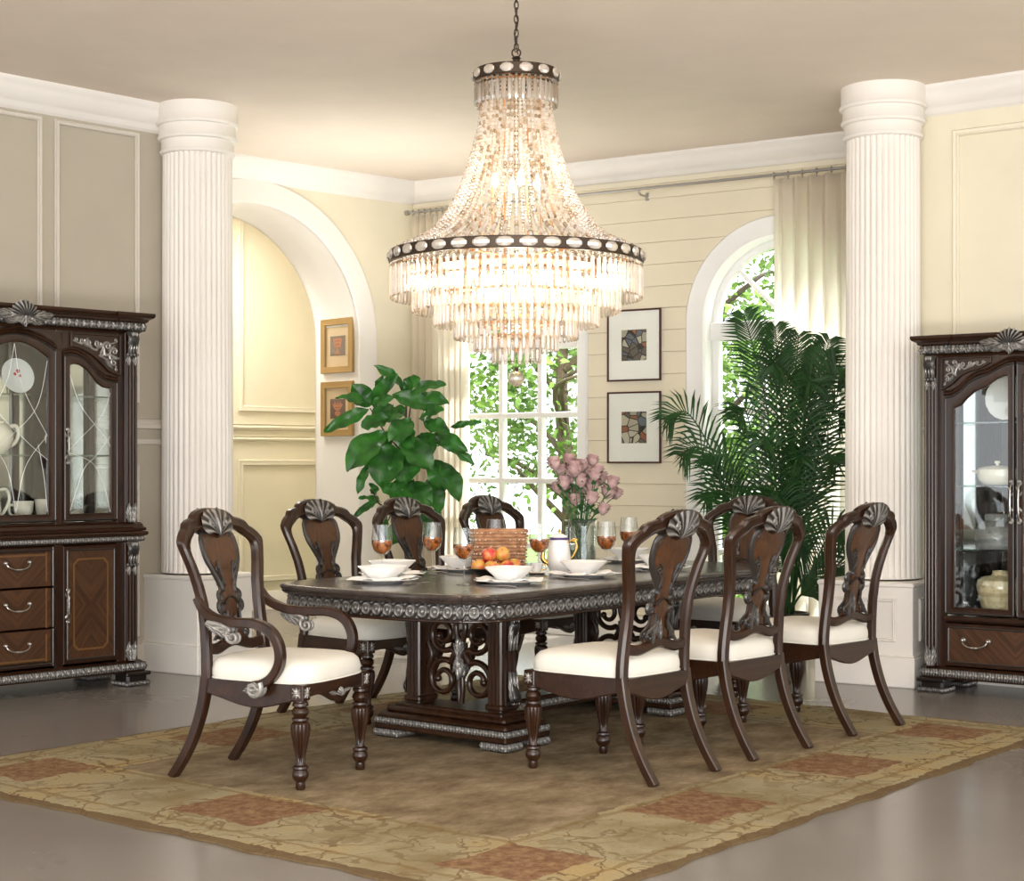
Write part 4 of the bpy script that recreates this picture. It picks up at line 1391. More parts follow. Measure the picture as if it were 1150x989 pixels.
def pilaster(parent, x, w, z0, z1, y=0.0, top=True, bot=True, d=.04):
    mb = MB(); mb.box(x, y+.0, (z0+z1)/2, w, d, z1-z0, .004)
    n = 4
    for k in range(n):
        xx = x-w/2+w*(k+.5)/n
        mb.tube([(xx, y-d/2, z0+.10), (xx, y-d/2, z1-.14)], w/n*.36, 8)
    o = mb.build('pilaster', MAT['wood_dark'], parent, angle=40)
    m = MB()
    if top:
        zc = z1
        m.tube(catmull([(x, y-d/2-.012, zc), (x, y-d/2-.030, zc-.04), (x, y-d/2-.016, zc-.10), (x, y-d/2-.004, zc-.15)], 6), lambda t: w*.50*(1-.35*t), 12, flat=.35, up=(0, -1, 0), ridge=.1)
        for dx in (-.3, 0, .3):
            m.leaf_relief((x+dx*w*.5, y-d/2-.030, zc-.003), (1, 0, 0), (dx*.2, .10, -1), (0, -1, 0), w*.55, .125, nribs=4, th=.014)
        for dx in (-.4, -.13, .13, .4): m.sphere((x+dx*w, y-d/2-.016, zc-.135), .0085, 8, 6, ridge=.5)
        for dx in (-.25, .25): m.leaf_relief((x+dx*w, y-d/2-.006, zc-.145), (1, 0, 0), (0, 0, -1), (0, -1, 0), w*.5, .055, nribs=2, th=.012)
    if top and bot: m.build('pilaster_capital_carving', MAT['carved_bright'], o); m = MB()
    if bot:
        for dx in (-.25, .25):
            m.leaf_relief((x+dx*w*.6, y-d/2-.006, z0+.002), (1, 0, 0), (dx*.3, 0, 1), (0, -1, 0), w*.62, .115, nribs=4, th=.014)
        m.leaf_relief((x, y-d/2-.012, z0+.002), (1, 0, 0), (0, 0, 1), (0, -1, 0), w*.5, .095, nribs=3, th=.014)
    m.build('pilaster_base_carving' if bot else 'pilaster_carving', MAT['carved_bright'], o)
    return o

def pull_v(parent, x, z, h, y=-.02):
    m = MB()
    m.tube(catmull([(x, y+.012, z-h/2), (x, y-.010, z-h*.3), (x, y-.016, z), (x, y-.010, z+h*.3), (x, y+.012, z+h/2)], 6), .0042, 8, ridge=.6)
    for s in (-1, 1):
        for k in range(3):
            m.leaf_relief((x, y-.002, z+s*h*(.12+.12*k)), (1, 0, 0), (.5*(-1)**k, 0, s), (0, -1, 0), .020, .035, nribs=2, th=.006, nu=8, nv=8)
        m.spiral(lambda a, b, c: (a, y+c, b), (x, z+s*h*.48), .010, .004, 0, s*R(430), .0035, .0025, n=14, seg=6, ridge=.8)
    for k in range(5): m.sphere((x, y-.014, z+(k-2)*.014), (.007, .006, .006), 8, 6, ridge=.7)
    return m.build('handle', MAT['pewter'], parent)
def pull_h(parent, x, z, w, y=-.02):
    m = MB()
    m.tube(catmull([(x-w/2, y-.010, z+.022), (x-w*.44, y-.022, z+.002), (x-w*.25, y-.026, z-.014), (x, y-.026, z-.018), (x+w*.25, y-.026, z-.014), (x+w*.44, y-.022, z+.002), (x+w/2, y-.010, z+.022)], 6), lambda t: .0045+.0025*math.exp(-((t-.5)/.08)**2), 8)
    for s in (-1, 1):
        m.lathe([(0, 0), (.013, 0), (.015, .004), (.010, .008), (.006, .018), (.008, .022), (0, .026)], 14)
        v = m.v[-14*7:]; m.v[-14*7:] = [Vector((x+s*w/2+p.x, y-p.z+.004, z+.022+p.y)) for p in v]
    for dx in (-.012, 0, .012): m.sphere((x+dx, y-.026, z-.018), .0075, 8, 6)
    return m.build('handle', MAT['pewter'], parent)

def glazed_door(parent, outer_top, inner_top, x0, x1, gx0, gx1, zb, gzb, y=-.012, th=.024, etched=None, handle=None):
    """outer_top / inner_top: lists (x,z) left to right, same length"""
    O = [(x0, zb), (x0, outer_top[0][1])]+outer_top[1:-1]+[(x1, outer_top[-1][1]), (x1, zb)]
    I = [(gx0, gzb), (gx0, inner_top[0][1])]+inner_top[1:-1]+[(gx1, inner_top[-1][1]), (gx1, gzb)]
    mb = MB(); mb.ribbon(O, I, y, y+th, b=.006, closed=True, cove=.003)
    d = mb.build('door', MAT['wood_dark'], parent, angle=35)
    m = MB(); k = .82
    rope_line(m, [(lerp(i[0], o[0], k), lerp(i[1], o[1], k)) for o, i in zip(O, I)]+[(lerp(I[0][0], O[0][0], k), lerp(I[0][1], O[0][1], k))], .005, y-.001)
    m.build('bead_moulding', MAT['carved'], d)
    m = MB(); G = [(a-(.006 if a == gx0 else 0)+(.006 if a == gx1 else 0), b) for a, b in I]
    m.prism(G, y+.010, y+.014); m.build('glass', MAT['cabinet_glass'], d, smooth=False)
    if etched:
        m = MB()
        for L in etched: m.tube(catmull([(a, y+.008, b) for a, b in L], 10), .0019, 6, flat=.5)
        m.build('etched_lines', MAT['china'], d)
    if handle: pull_v(d, handle[0], handle[1], handle[2], y-.004)
    return d

def mirror(L): return [(-x, z) for x, z in L][::-1]

def scroll_spandrel(mb, pts, y):
    """rinceau of tapered volutes: list of (cx,cz,r,start,dir)"""
    for (cx, cz, r, a0, dr, lead) in pts:
        mb.spiral(lambda a, b, c: (a, y+c, b), (cx, cz), r, r*.22, a0, a0+dr*R(430), r*.24, r*.14, lead=lead, n=20, seg=7, ridge=.75)

simple('mirror_back', (.62, .64, .63), .08, 1.0)

def cab_foot(parent, x, y, w=.155, h=.085):
    m = MB()
    m.box(x, y, h-.012, w+.02, w+.02, .024, .006)
    m.box(x, y, h*.5, w-.01, w-.01, h*.7, .014)
    m.box(x, y, .012, w+.012, w+.012, .024, .010)
    band(m, [(x-w/2-.002, y-w/2-.002), (x+w/2+.002, y-w/2-.002), (x+w/2+.002, y+w/2+.002), (x-w/2-.002, y+w/2+.002)], .002, .030, pat_leaf(.026), .014, ds=.004, closed=True, nt=7)
    m.build('foot', MAT['carved'], parent, angle=45)

# ---- china cabinet (left)
cc = thing('china_cabinet', 'large dark carved china cabinet with glass doors against the grey panelled wall', 'cabinet', (-2.82, 9.36, 0), R(47))
D = .52
mb = MB()
mb.box(0, D/2+.01, .12, 1.66, D, .06, .004)
mb.box(0, D/2+.01, .885, 1.66, D, .05, .004)
for s in (-1, 1): mb.box(s*.81, D/2+.01, .50, .03, D, .80, .003)
mb.box(0, D-.01, .5, 1.62, .02, .8, .002)
for x in (-.695, -.277, .277, .695): mb.box(x, .012, .50, .05 if abs(x) < .5 else .045, .03, .74, .002)
mb.build('buffet_body', MAT['wood_dark'], cc, angle=30)
mb = MB()
profile3(mb, .83, D+.02, .872, [(0, -.005), (.018, 0), (.022, .03), (.035, .036), (.040, .048), (.034, .058), (0, .062)])
mb.box(0, D/2, .925, 1.70, D+.03, .018, .006)
o = mb.build('buffet_top', MAT['wood_dark_x'], cc, angle=30)
m = MB(); band(m, [(-.852, D), (-.852, -.022), (.852, -.022), (.852, D)], .873, .903, pat_leaf(.034), .012, ds=.004)
m.build('top_carving', MAT['carved_bright'], o, angle=None)
mb = MB(); profile3(mb, .83, D+.02, .095, [(0, -.01), (.02, -.01), (.024, .0), (.020, .045), (.008, .055), (0, .06)])
o = mb.build('plinth', MAT['wood_dark_x'], cc, angle=30)
m = MB(); band(m, [(-.855, D), (-.855, -.025), (.855, -.025), (.855, D)], .094, .142, pat_leaf(.034), .020, ds=.004)
m.build('plinth_carving', MAT['carved_bright'], o, angle=None)
for x in (-.80, .80):
    for y in (.045, D-.06): cab_foot(cc, x, y)
for s in (-1, 1): pilaster(cc, s*.753, .088, .155, .868, -.008)
for s in (-1, 1):     # buffet doors
    x0, x1 = .302, .672
    mb = MB()
    for (a, b, c, d_) in ((x0, x1, .165, .20), (x0, x1, .825, .86), (x0, x0+.035, .165, .86), (x1-.035, x1, .165, .86)):
        pass
    mb.ribbon([(s*x0, .168), (s*x0, .858), (s*x1, .858), (s*x1, .168)], [(s*(x0+.03), .198), (s*(x0+.03), .828), (s*(x1-.03), .828), (s*(x1-.03), .198)], -.012, .012, b=.005, closed=True)
    d = mb.build('door', MAT['wood_dark'], cc, angle=35)
    m = MB(); rope_line(m, [(s*(x0+.026), .194), (s*(x0+.026), .832), (s*(x1-.026), .832), (s*(x1-.026), .194), (s*(x0+.026), .194)], .006, -.010)
    m.build('bead_moulding', MAT['carved'], d)
    m = MB(); m.box(0, 0, 0, x1-x0-.06, .012, .63, .002); pn = m.build('panel', MAT['veneer_book'], d, smooth=False); pn.location = (s*(x0+x1)/2, -.002, .513)
    w, h, c = (x1-x0-.06)/2-.035, .315-.045, .03
    O = [(-w, -h+c), (-w, h-c), (-w+c, h), (w-c, h), (w, h-c), (w, -h+c), (w-c, -h), (-w+c, -h)]
    I = [(x*(w-.011)/w, z*(h-.011)/h) for x, z in O]
    m = MB(); m.ribbon(O, I, -.0075, -.0055, b=.0004, closed=True); m.build('inlay_band', MAT['inlay'], pn)
    pull_v(d, s*(x0+.022), .51, .19, -.018)
for k, (za, zb) in enumerate(((.168, .385), (.392, .622), (.629, .858))):   # drawers
    mb = MB(); mb.box(0, .002, (za+zb)/2, .50, .026, zb-za, .004)
    d = mb.build('drawer', MAT['wood_dark'], cc, angle=35)
    m = MB(); m.box(0, 0, 0, .43, .008, zb-za-.006-(.03 if k != 1 else 0), .002); pn = m.build('panel', MAT['veneer_v'], d, smooth=False); pn.location = (0, -.014, (za+zb)/2+(-.014 if k == 2 else .014 if k == 0 else 0))
    m = MB()
    for s in (-1, 1): m.box(s*.185, -.019, (za+zb)/2, .010, .002, zb-za-(.06 if k != 1 else .0), 0)
    if k != 1:
        zz = zb-.045 if k == 2 else za+.045; m.box(0, -.019, zz, .36, .002, .010, 0)
    m.build('inlay_band', MAT['inlay'], d, smooth=False)
    m = MB()
    for s in (-1, 1): rope_line(m, [(s*.232, za), (s*.232, zb)], .006, -.012)
    if k != 1: zz = zb-.016 if k == 2 else za+.016; rope_line(m, [(-.232, zz), (.232, zz)], .006, -.012)
    m.build('bead_moulding', MAT['carved'], d)
    pull_h(d, 0, (za+zb)/2+.01, .15, -.014)
# hutch
HB, HT = .935, 2.125
mb = MB()
mb.box(0, D-.012, 1.53, 1.60, .02, 1.2, .002)
for s in (-1, 1):
    mb.box(s*.80, D-.03, 1.53, .04, .05, 1.19, .003); mb.box(s*.80, .10, 1.53, .04, .16, 1.19, .003)
    mb.box(s*.80, D/2+.05, .975, .04, D*.7, .08, .003); mb.box(s*.80, D/2+.05, 2.08, .04, D*.7, .09, .003)
    for yy in (D-.035,): mb.box(s*.275, yy, 1.53, .05, .03, 1.19, .002)
mb.box(0, D/2+.01, .965, 1.62, D, .06, .004); mb.box(0, D/2+.01, 2.11, 1.62, D, .03, .004)
for x in (-.695, -.277, .277, .695): mb.box(x, .02, 1.53, .045, .04, 1.18, .002)
hb = mb.build('hutch_body', MAT['wood_dark'], cc, angle=30)
mb = MB(); mb.box(0, D-.028, 1.53, 1.50, .006, 1.10, 0); mb.build('mirror_back', MAT['mirror_back'], hb, smooth=False)
for s in (-1, 1):
    m = MB(); m.box(s*.80, D/2+.06, 1.53, .006, D*.62, 1.05, 0); m.build('side_glass', MAT['cabinet_glass'], hb, smooth=False)
mb = MB(); profile3(mb, .83, D+.02, .935, [(0, 0), (.028, 0), (.030, .016), (.018, .022), (.012, .040), (0, .05)]); mb.build('hutch_base_moulding', MAT['wood_dark_x'], cc, angle=30)
for s in (-1, 1): pilaster(cc, s*.753, .088, .985, HT, -.008)
# upper frieze boards above the doors
side_o = [(.302, 1.975)]+[(lerp(.302, .672, t), z) for t, z in ((.1, 1.985), (.25, 1.978), (.4, 1.955), (.52, 1.915), (.64, 1.868), (.76, 1.842), (.9, 1.832))]+[(.672, 1.83)]
side_i = [(.348, 1.912)]+[(lerp(.348, .622, t), z) for t, z in ((.1, 1.920), (.25, 1.915), (.4, 1.892), (.55, 1.852), (.68, 1.810), (.82, 1.790), (.92, 1.785))]+[(.622, 1.785)]
def cen(hw, z0, zp, n=12): return [(lerp(-hw, hw, i/n), lerp(z0, zp, math.cos((i/n-.5)*PI)**.9)) for i in range(n+1)]
cen_o = cen(.258, 2.0, 2.085); cen_i = cen(.20, 1.945, 2.03)
mb = MB()
mb.prism([(.29, 2.10)]+[(x, z+.004) for x, z in side_o]+[(.70, 1.83), (.70, 2.10)], -.004, .02)
mb.prism([(-.29, 2.10)]+[(-x, z+.004) for x, z in side_o]+[(-.70, 1.83), (-.70, 2.10)], -.004, .02)
mb.prism([(-.30, 2.11), (-.30, 1.99)]+cen_o+[(.30, 1.99), (.30, 2.11)], -.004, .02)
fz = mb.build('frieze_board', MAT['wood_dark_x'], cc, angle=30)
for s in (1, -1):
    m = MB()
    O = [(.345, 2.105), (.690, 2.105), (.690, 1.862), (.66, 1.864), (.60, 1.885), (.55, 1.93), (.50, 1.97), (.44, 2.0), (.40, 2.012), (.345, 2.02)]
    I = [(.357, 2.094), (.679, 2.094), (.679, 1.878), (.662, 1.879), (.608, 1.898), (.56, 1.942), (.505, 1.984), (.444, 2.013), (.40, 2.026), (.357, 2.032)]
    m.ribbon([(s*x, z) for x, z in O], [(s*x, z) for x, z in I], -.022, -.002, b=.004, closed=True)
    o = m.build('spandrel_frame', MAT['wood_dark'], fz, angle=30)
    m = MB()
    A = lambda d: R(d) if s > 0 else R(180-d)
    for (cx, cz, r, a0, dr, lead) in (
        (.385, 2.066, .018, 200, 1, [(.43, 2.04), (.405, 2.045)]),
        (.425, 2.060, .020, 20, -1, [(.47, 2.03), (.45, 2.05)]),
        (.470, 2.052, .024, 180, 1, [(.53, 2.01), (.50, 2.015)]),
        (.530, 2.050, .026, 0, -1, [(.58, 1.98), (.575, 2.02)]),
        (.560, 1.985, .018, 200, 1, [(.60, 1.955), (.58, 1.962)]),
        (.600, 2.035, .030, 180, -1, [(.55, 1.99), (.565, 2.01)]),
        (.648, 2.005, .026, 150, -1, [(.62, 1.96), (.615, 1.98)]),
        (.645, 1.940, .028, 60, 1, [(.58, 1.98), (.62, 1.985)]),
        (.662, 1.898, .012, 100, 1, [(.65, 1.93), (.66, 1.915)]),
        (.655, 2.072, .015, 250, 1, [(.60, 2.05), (.63, 2.052)])):
        m.spiral(lambda a, b, c: (a, -.008, b), (s*cx, cz), r, r*.25, A(a0), A(a0+dr*400), r*.32, r*.18, lead=[(s*p[0], p[1]) for p in lead], n=18, seg=6, ridge=.75)
    for (x, z, dx, dz, l) in ((.49, 2.03, -1, .2, .05), (.52, 2.02, 1, .35, .06), (.59, 1.96, .6, -.8, .06), (.61, 2.0, .7, .8, .05), (.45, 2.04, .4, 1, .035), (.63, 1.97, .9, -.1, .045)):
        m.leaf_relief((s*x, -.004, z), (s*-dz, 0, dx), (s*dx, 0, dz), (0, -1, 0), .036, l*1.25, nribs=3, th=.014, nu=9, nv=9)
    m.build('spandrel_carving', MAT['carved_bright'], o)
def outline_mould(L, name='door_arch_moulding', y=-.006):
    m = MB(); m.tube([(a, y, b) for a, b in L], .009, 8); m.tube([(a, y-.002, b+.016) for a, b in L], .006, 8)
    return m
m = outline_mould([(x, z+.008) for x, z in side_o]); m2 = outline_mould([(-x, z+.008) for x, z in side_o]); m.add(m2.v, m2.f); m2 = outline_mould([(x, z+.008) for x, z in cen_o]); m.add(m2.v, m2.f)
m.build('arch_moulding', MAT['wood_dark'], fz)
et_side = [[(.348, 1.86), (.42, 1.68), (.58, 1.50), (.622, 1.44)], [(.622, 1.76), (.56, 1.62), (.40, 1.47), (.348, 1.42)], [(.622, 1.50), (.52, 1.38), (.44, 1.30), (.348, 1.06)], [(.348, 1.40), (.50, 1.34), (.58, 1.20), (.622, 1.05)]]
et_cen = [[(-.01, 2.02), (-.06, 1.80), (-.20, 1.55)], [(-.01, 2.02), (.04, 1.78), (.20, 1.50)], [(.20, 1.93), (.13, 1.66), (-.05, 1.48), (-.20, 1.36)], [(-.20, 1.93), (-.13, 1.66), (.05, 1.48), (.20, 1.36)], [(.20, 1.50), (.06, 1.32), (0, 1.06)], [(-.20, 1.50), (-.06, 1.32), (0, 1.06)], [(.14, 1.45), (.18, 1.25), (.20, 1.06)], [(-.14, 1.45), (-.18, 1.25), (-.20, 1.06)]]
glazed_door(cc, side_o, side_i, .302, .672, .348, .622, 1.0, 1.045, etched=et_side, handle=(.325, 1.44, .20))
glazed_door(cc, mirror(side_o), mirror(side_i), -.672, -.302, -.622, -.348, 1.0, 1.045, etched=[[(-a, b) for a, b in L] for L in et_side], handle=(-.325, 1.44, .20))
glazed_door(cc, cen_o, cen_i, -.258, .258, -.20, .20, 1.0, 1.045, etched=et_cen)
for z in (1.735, 1.385):
    m = MB(); m.box(0, D/2+.02, z, 1.54, D-.13, .010, .001); m.build('shelf', MAT['shelf_glass'], cc, smooth=False)
CORN = [(0, -.01), (.010, -.01), (.014, .0), (.030, .008), (.034, .055), (.050, .065), (.052, .075), (.075, .088), (.082, .100), (.080, .115), (0, .118)]
def cornice(root, hw, d, z, brk):
    mb = MB(); profile3(mb, hw, d+.01, z, CORN)
    for s in (-1, 1):
        P = [(s*brk-.0, .02, z), (s*brk, -.014, z), (s*hw+.0*s, -.014, z), (s*hw, .02, z)] if s > 0 else [(-hw, .02, z), (-hw, -.014, z), (-brk, -.014, z), (-brk, .02, z)]
        mb.sweep(P, CORN)
    mb.box(0, d/2, z+.105, 2*hw+.1, d, .02, .004)
    o = mb.build('cornice', MAT['wood_dark_x'], root, angle=30)
    m = MB(); f = pat_rosette(.05)
    def f2(s, u): return .6*f(s, u)+.5*pat_leaf(.05)(s, u)
    band(m, [(-brk, -.035), (brk, -.035)], z+.008, z+.060, f2, .022, ds=.004)
    for s in (-1, 1):
        P = [(brk-.034, -.030), (brk-.034, -.049), (hw+.036, -.049), (hw+.036, d)] if s > 0 else [(-hw-.036, d), (-hw-.036, -.049), (-brk+.034, -.049), (-brk+.034, -.030)]
        band(m, P, z+.008, z+.060, f2, .022, ds=.004)
    m.build('cornice_carving', MAT['carved_bright'], o, angle=None)
    return o
def crest(o, z, r, y=-.085):
    m = MB()
    m.shell((0, y, z), (1, 0, 0), (0, -.15, 1), (0, -1, 0), r, 11, R(86), .035, asp=1.15)
    for s in (-1, 1):
        m.leaf_relief((s*.012, y-.005, z+.004), (0, 0, 1), (s, 0, .10), (0, -1, 0), r*.75, r*1.75, nribs=5, th=.022)
        m.leaf_relief((s*.01, y-.008, z-.004), (0, 0, 1), (s, 0, -.28), (0, -1, 0), r*.5, r*1.1, nribs=4, th=.018)
        m.spiral(lambda a, b, c: (a, y-.012, b), (s*.03, z-.012), .022, .006, R(90), R(90)-s*R(430), .008, .004, n=18, seg=6, ridge=.8)
    m.leaf_relief((0, y-.012, z+.01), (1, 0, 0), (0, 0, -1), (0, -1, 0), .07, .065, nribs=3, th=.02)
    m.build('crest_shell', MAT['carved_bright'], o)
o = cornice(cc, .80, D, 2.125, .70); crest(o, 2.165, .105)

# ---- curio cabinet (right)
cu = thing('curio_cabinet', 'dark carved curio cabinet with glass doors and a bottom drawer at the right wall', 'cabinet', (2.862, 9.354, 0), R(-38))
D2 = .44
mb = MB()
mb.box(0, D2/2+.01, .12, 1.06, D2, .06, .004); mb.box(0, D2/2+.01, .43, 1.04, D2, .03, .003)
for s in (-1, 1):
    mb.box(s*.52, D2/2+.01, .28, .03, D2, .30, .003)
    mb.box(s*.52, D2-.02, 1.2, .035, .045, 1.55, .003); mb.box(s*.52, .06, 1.2, .035, .10, 1.55, .003)
mb.box(0, D2-.005, 1.05, 1.04, .018, 1.8, .002); mb.box(0, D2/2+.01, 1.97, 1.06, D2, .03, .003)
for s in (-1, 1): mb.box(s*.445, .02, 1.05, .04, .04, 1.80, .002)
mb.box(-.20, D2-.03, 1.2, .05, .03, 1.5, .002); mb.box(.20, D2-.03, 1.2, .05, .03, 1.5, .002)
body = mb.build('cabinet_body', MAT['wood_dark'], cu, angle=30)
mb = MB()
for s in (-1, 1): mb.box(s*.365, D2-.022, 1.2, .24, .006, 1.45, 0)
mb.build('mirror_back', MAT['mirror_back'], body, smooth=False)
for s in (-1, 1):
    m = MB(); m.box(s*.52, D2/2+.02, 1.2, .006, D2*.75, 1.5, 0); m.build('side_glass', MAT['cabinet_glass'], body, smooth=False)
mb = MB(); profile3(mb, .53, D2+.02, .095, [(0, -.01), (.02, -.01), (.024, .0), (.020, .045), (.008, .055), (0, .06)])
o = mb.build('plinth', MAT['wood_dark_x'], cu, angle=30)
m = MB(); band(m, [(-.555, D2), (-.555, -.025), (.555, -.025), (.555, D2)], .094, .142, pat_leaf(.034), .020, ds=.004)
m.build('plinth_carving', MAT['carved_bright'], o, angle=None)
for x in (-.50, .50):
    for y in (.045, D2-.06): cab_foot(cu, x, y)
for s in (-1, 1): pilaster(cu, s*.50, .082, .155, 1.965, -.008)
mb = MB()
mb.ribbon([(-.425, .162), (-.425, .412), (.425, .412), (.425, .162)], [(-.395, .190), (-.395, .384), (.395, .384), (.395, .190)], -.012, .012, b=.005, closed=True)
d = mb.build('drawer', MAT['wood_dark'], cu, angle=35)
m = MB(); m.box(0, 0, 0, .80, .012, .20, .002); pn = m.build('panel', MAT['veneer_v'], d, smooth=False); pn.location = (0, -.002, .287)
m = MB(); rope_line(m, [(-.40, .186), (-.40, .388), (.40, .388), (.40, .186), (-.40, .186)], .006, -.010); m.build('bead_moulding', MAT['carved'], d)
for x in (-.235, .235): pull_h(d, x, .295, .15, -.012)
mb = MB(); mb.box(0, .0, .438, .86, .04, .03, .008); mb.build('waist_moulding', MAT['wood_dark_x'], cu)
ro = [(-.428, 1.735)]+[(lerp(-.428, -.004, t), z) for t, z in ((.1, 1.737), (.22, 1.765), (.34, 1.815), (.48, 1.845), (.62, 1.86), (.76, 1.89), (.9, 1.915))]+[(-.004, 1.92)]
ri = [(-.362, 1.66)]+[(lerp(-.362, -.045, t), z) for t, z in ((.12, 1.675), (.24, 1.715), (.38, 1.752), (.52, 1.768), (.66, 1.79), (.8, 1.82), (.92, 1.835))]+[(-.045, 1.84)]
glazed_door(cu, ro, ri, -.428, -.004, -.362, -.045, .462, .505, handle=(-.024, 1.12, .24))
glazed_door(cu, mirror(ro), mirror(ri), .004, .428, .045, .362, .462, .505, handle=(.024, 1.12, .24))
mb = MB()
mb.prism([(-.46, 1.96), (-.46, 1.735)]+[(x, z+.004) for x, z in ro]+[(x, z+.004) for x, z in mirror(ro)]+[(.46, 1.735), (.46, 1.96)], -.004, .02)
fz = mb.build('frieze_board', MAT['wood_dark_x'], cu, angle=30)
m = outline_mould([(x, z+.008) for x, z in ro]+[(x, z+.008) for x, z in mirror(ro)]); m.build('arch_moulding', MAT['wood_dark'], fz)
for s in (-1, 1):
    m = MB()
    O = [(.445, 1.955), (.445, 1.765), (.425, 1.768), (.37, 1.80), (.32, 1.845), (.27, 1.868), (.20, 1.885), (.14, 1.915), (.14, 1.955)]
    I = [(.434, 1.945), (.434, 1.78), (.428, 1.781), (.378, 1.812), (.326, 1.858), (.275, 1.881), (.205, 1.898), (.151, 1.922), (.151, 1.945)]
    m.ribbon([(s*x, z) for x, z in O], [(s*x, z) for x, z in I], -.022, -.002, b=.004, closed=True)
    o = m.build('spandrel_frame', MAT['wood_dark'], fz, angle=30)
    m = MB(); A = lambda d: R(d) if s > 0 else R(180-d)
    for (cx, cz, r, a0, dr, lead) in (
        (.190, 1.924, .013, 180, 1, [(.23, 1.91), (.21, 1.905)]), (.228, 1.922, .014, 0, -1, [(.27, 1.90), (.25, 1.905)]),
        (.268, 1.918, .018, 180, 1, [(.31, 1.885), (.29, 1.89)]), (.315, 1.915, .020, 0, -1, [(.36, 1.86), (.35, 1.89)]),
        (.365, 1.925, .016, 200, -1, [(.33, 1.88), (.34, 1.90)]), (.400, 1.885, .022, 180, -1, [(.35, 1.85), (.37, 1.86)]),
        (.408, 1.930, .013, 250, 1, [(.37, 1.90), (.39, 1.905)]), (.410, 1.830, .018, 60, 1, [(.36, 1.86), (.39, 1.865)]), (.424, 1.800, .009, 90, 1, [(.41, 1.82), (.42, 1.81)])):
        m.spiral(lambda a, b, c: (a, -.008, b), (s*cx, cz), r, r*.25, A(a0), A(a0+dr*400), r*.34, r*.19, lead=[(s*p[0], p[1]) for p in lead], n=18, seg=6, ridge=.75)
    for (x, z, dx, dz, l) in ((.29, 1.90, -1, .2, .04), (.31, 1.89, 1, .35, .05), (.37, 1.85, .6, -.8, .04), (.35, 1.87, .7, .8, .04)):
        m.leaf_relief((s*x, -.004, z), (s*-dz, 0, dx), (s*dx, 0, dz), (0, -1, 0), .032, l*1.25, nribs=3, th=.013, nu=9, nv=9)
    m.build('spandrel_carving', MAT['carved_bright'], o)
for z in (1.575, 1.205, .835):
    m = MB(); m.box(0, D2/2+.02, z, .99, D2-.12, .010, .001); m.build('shelf', MAT['shelf_glass'], cu, smooth=False)
o = cornice(cu, .52, D2, 1.968, .43); crest(o, 2.01, .10)

# ---- things inside the cabinets
def inside(fr_root, o, x, y, z, rz=0):
    a = fr_root.rotation_euler[2]
    v = rotz(a) @ Vector((x, y, z)); o.location = Vector(fr_root.location)+v; o.rotation_euler[2] = a+rz; return o
def one(mb, name, mat, label, cat, group=None, **k):
    o = mb.build(name, MAT[mat], **k); return tag(o, label, cat, group)
# teapot
tp = thing('teapot', 'large cream teapot with ring lid on the middle shelf of the china cabinet', 'teapot')
m = MB(); m.lathe([(0, 0), (.075, 0), (.082, .01), (.11, .04), (.125, .085), (.122, .125), (.10, .165), (.078, .178), (.078, .185), (.07, .185)], 32)
m.build('body', MAT['china_cream'], tp)
m = MB(); m.lathe([(.080, .183), (.082, .19), (.05, .205), (.02, .215), (.010, .222), (0, .222)], 24); m.tube([(.020*math.cos(a*TAU/14), 0, .240+.020*math.sin(a*TAU/14)) for a in range(14)], .007, 8, closed=True); m.build('lid', MAT['china_cream'], tp)
m = MB(); m.tube(catmull([(.10, 0, .155), (.155, 0, .165), (.175, 0, .12), (.15, 0, .065), (.112, 0, .045)], 7), .0115, 10); m.build('handle', MAT['china_cream'], tp)
m = MB(); m.tube(catmull([(-.10, 0, .06), (-.155, 0, .09), (-.175, 0, .15), (-.205, 0, .185)], 6), lambda t: .028*(1-.55*t), 12); m.build('spout', MAT['china_cream'], tp)
inside(cc, tp, -.04, .20, 1.392)
# pitcher
tp = thing('pitcher', 'tall cream pitcher at the bottom of the china cabinet', 'pitcher')
m = MB(); m.lathe([(0, 0), (.06, 0), (.065, .01), (.075, .07), (.068, .14), (.06, .19), (.068, .215), (.062, .215), (.055, .19), (.06, .12), (.05, .02), (0, .02)], 32); m.build('body', MAT['china_cream'], tp)
m = MB(); m.tube(catmull([(.062, 0, .185), (.115, 0, .19), (.135, 0, .13), (.10, 0, .06), (.07, 0, .045)], 7), .010, 10); m.build('handle', MAT['china_cream'], tp)
inside(cc, tp, -.06, .20, .997)
def cup(label, grp, h, r):
    tp = thing('tea_cup', label, 'cup', group=grp)
    m = MB(); m.lathe([(0, 0), (r*.5, 0), (r*.55, .008), (r*.9, h*.5), (r, h), (r*.94, h), (r*.84, h*.5), (r*.4, .012), (0, .012)], 28); m.build('body', MAT['china_cream'], tp)
    m = MB(); m.tube(catmull([(r*.9, 0, h*.8), (r*1.45, 0, h*.8), (r*1.4, 0, h*.4), (r*.75, 0, h*.25)], 6), .008, 8); m.build('handle', MAT['china_cream'], tp)
    return tp
inside(cc, cup('cream cup beside the pitcher in the china cabinet', 'cups in the china cabinet', .12, .062), .20, .26, .997, R(180))
inside(cc, cup('cream cup at the bottom behind the right glass door of the china cabinet', 'cups in the china cabinet', .13, .066), .35, .26, .997)
m = MB(); m.lathe([(0, 0), (.03, 0), (.032, .012), (.018, .025), (.03, .04), (.055, .07), (.062, .10), (.05, .135), (.022, .16), (.014, .19), (.02, .2), (0, .2)], 28)
inside(cc, one(m, 'lidded_jar', 'china_cream', 'small cream lidded jar on the middle shelf behind the right glass door', 'jar'), .40, .24, 1.392)
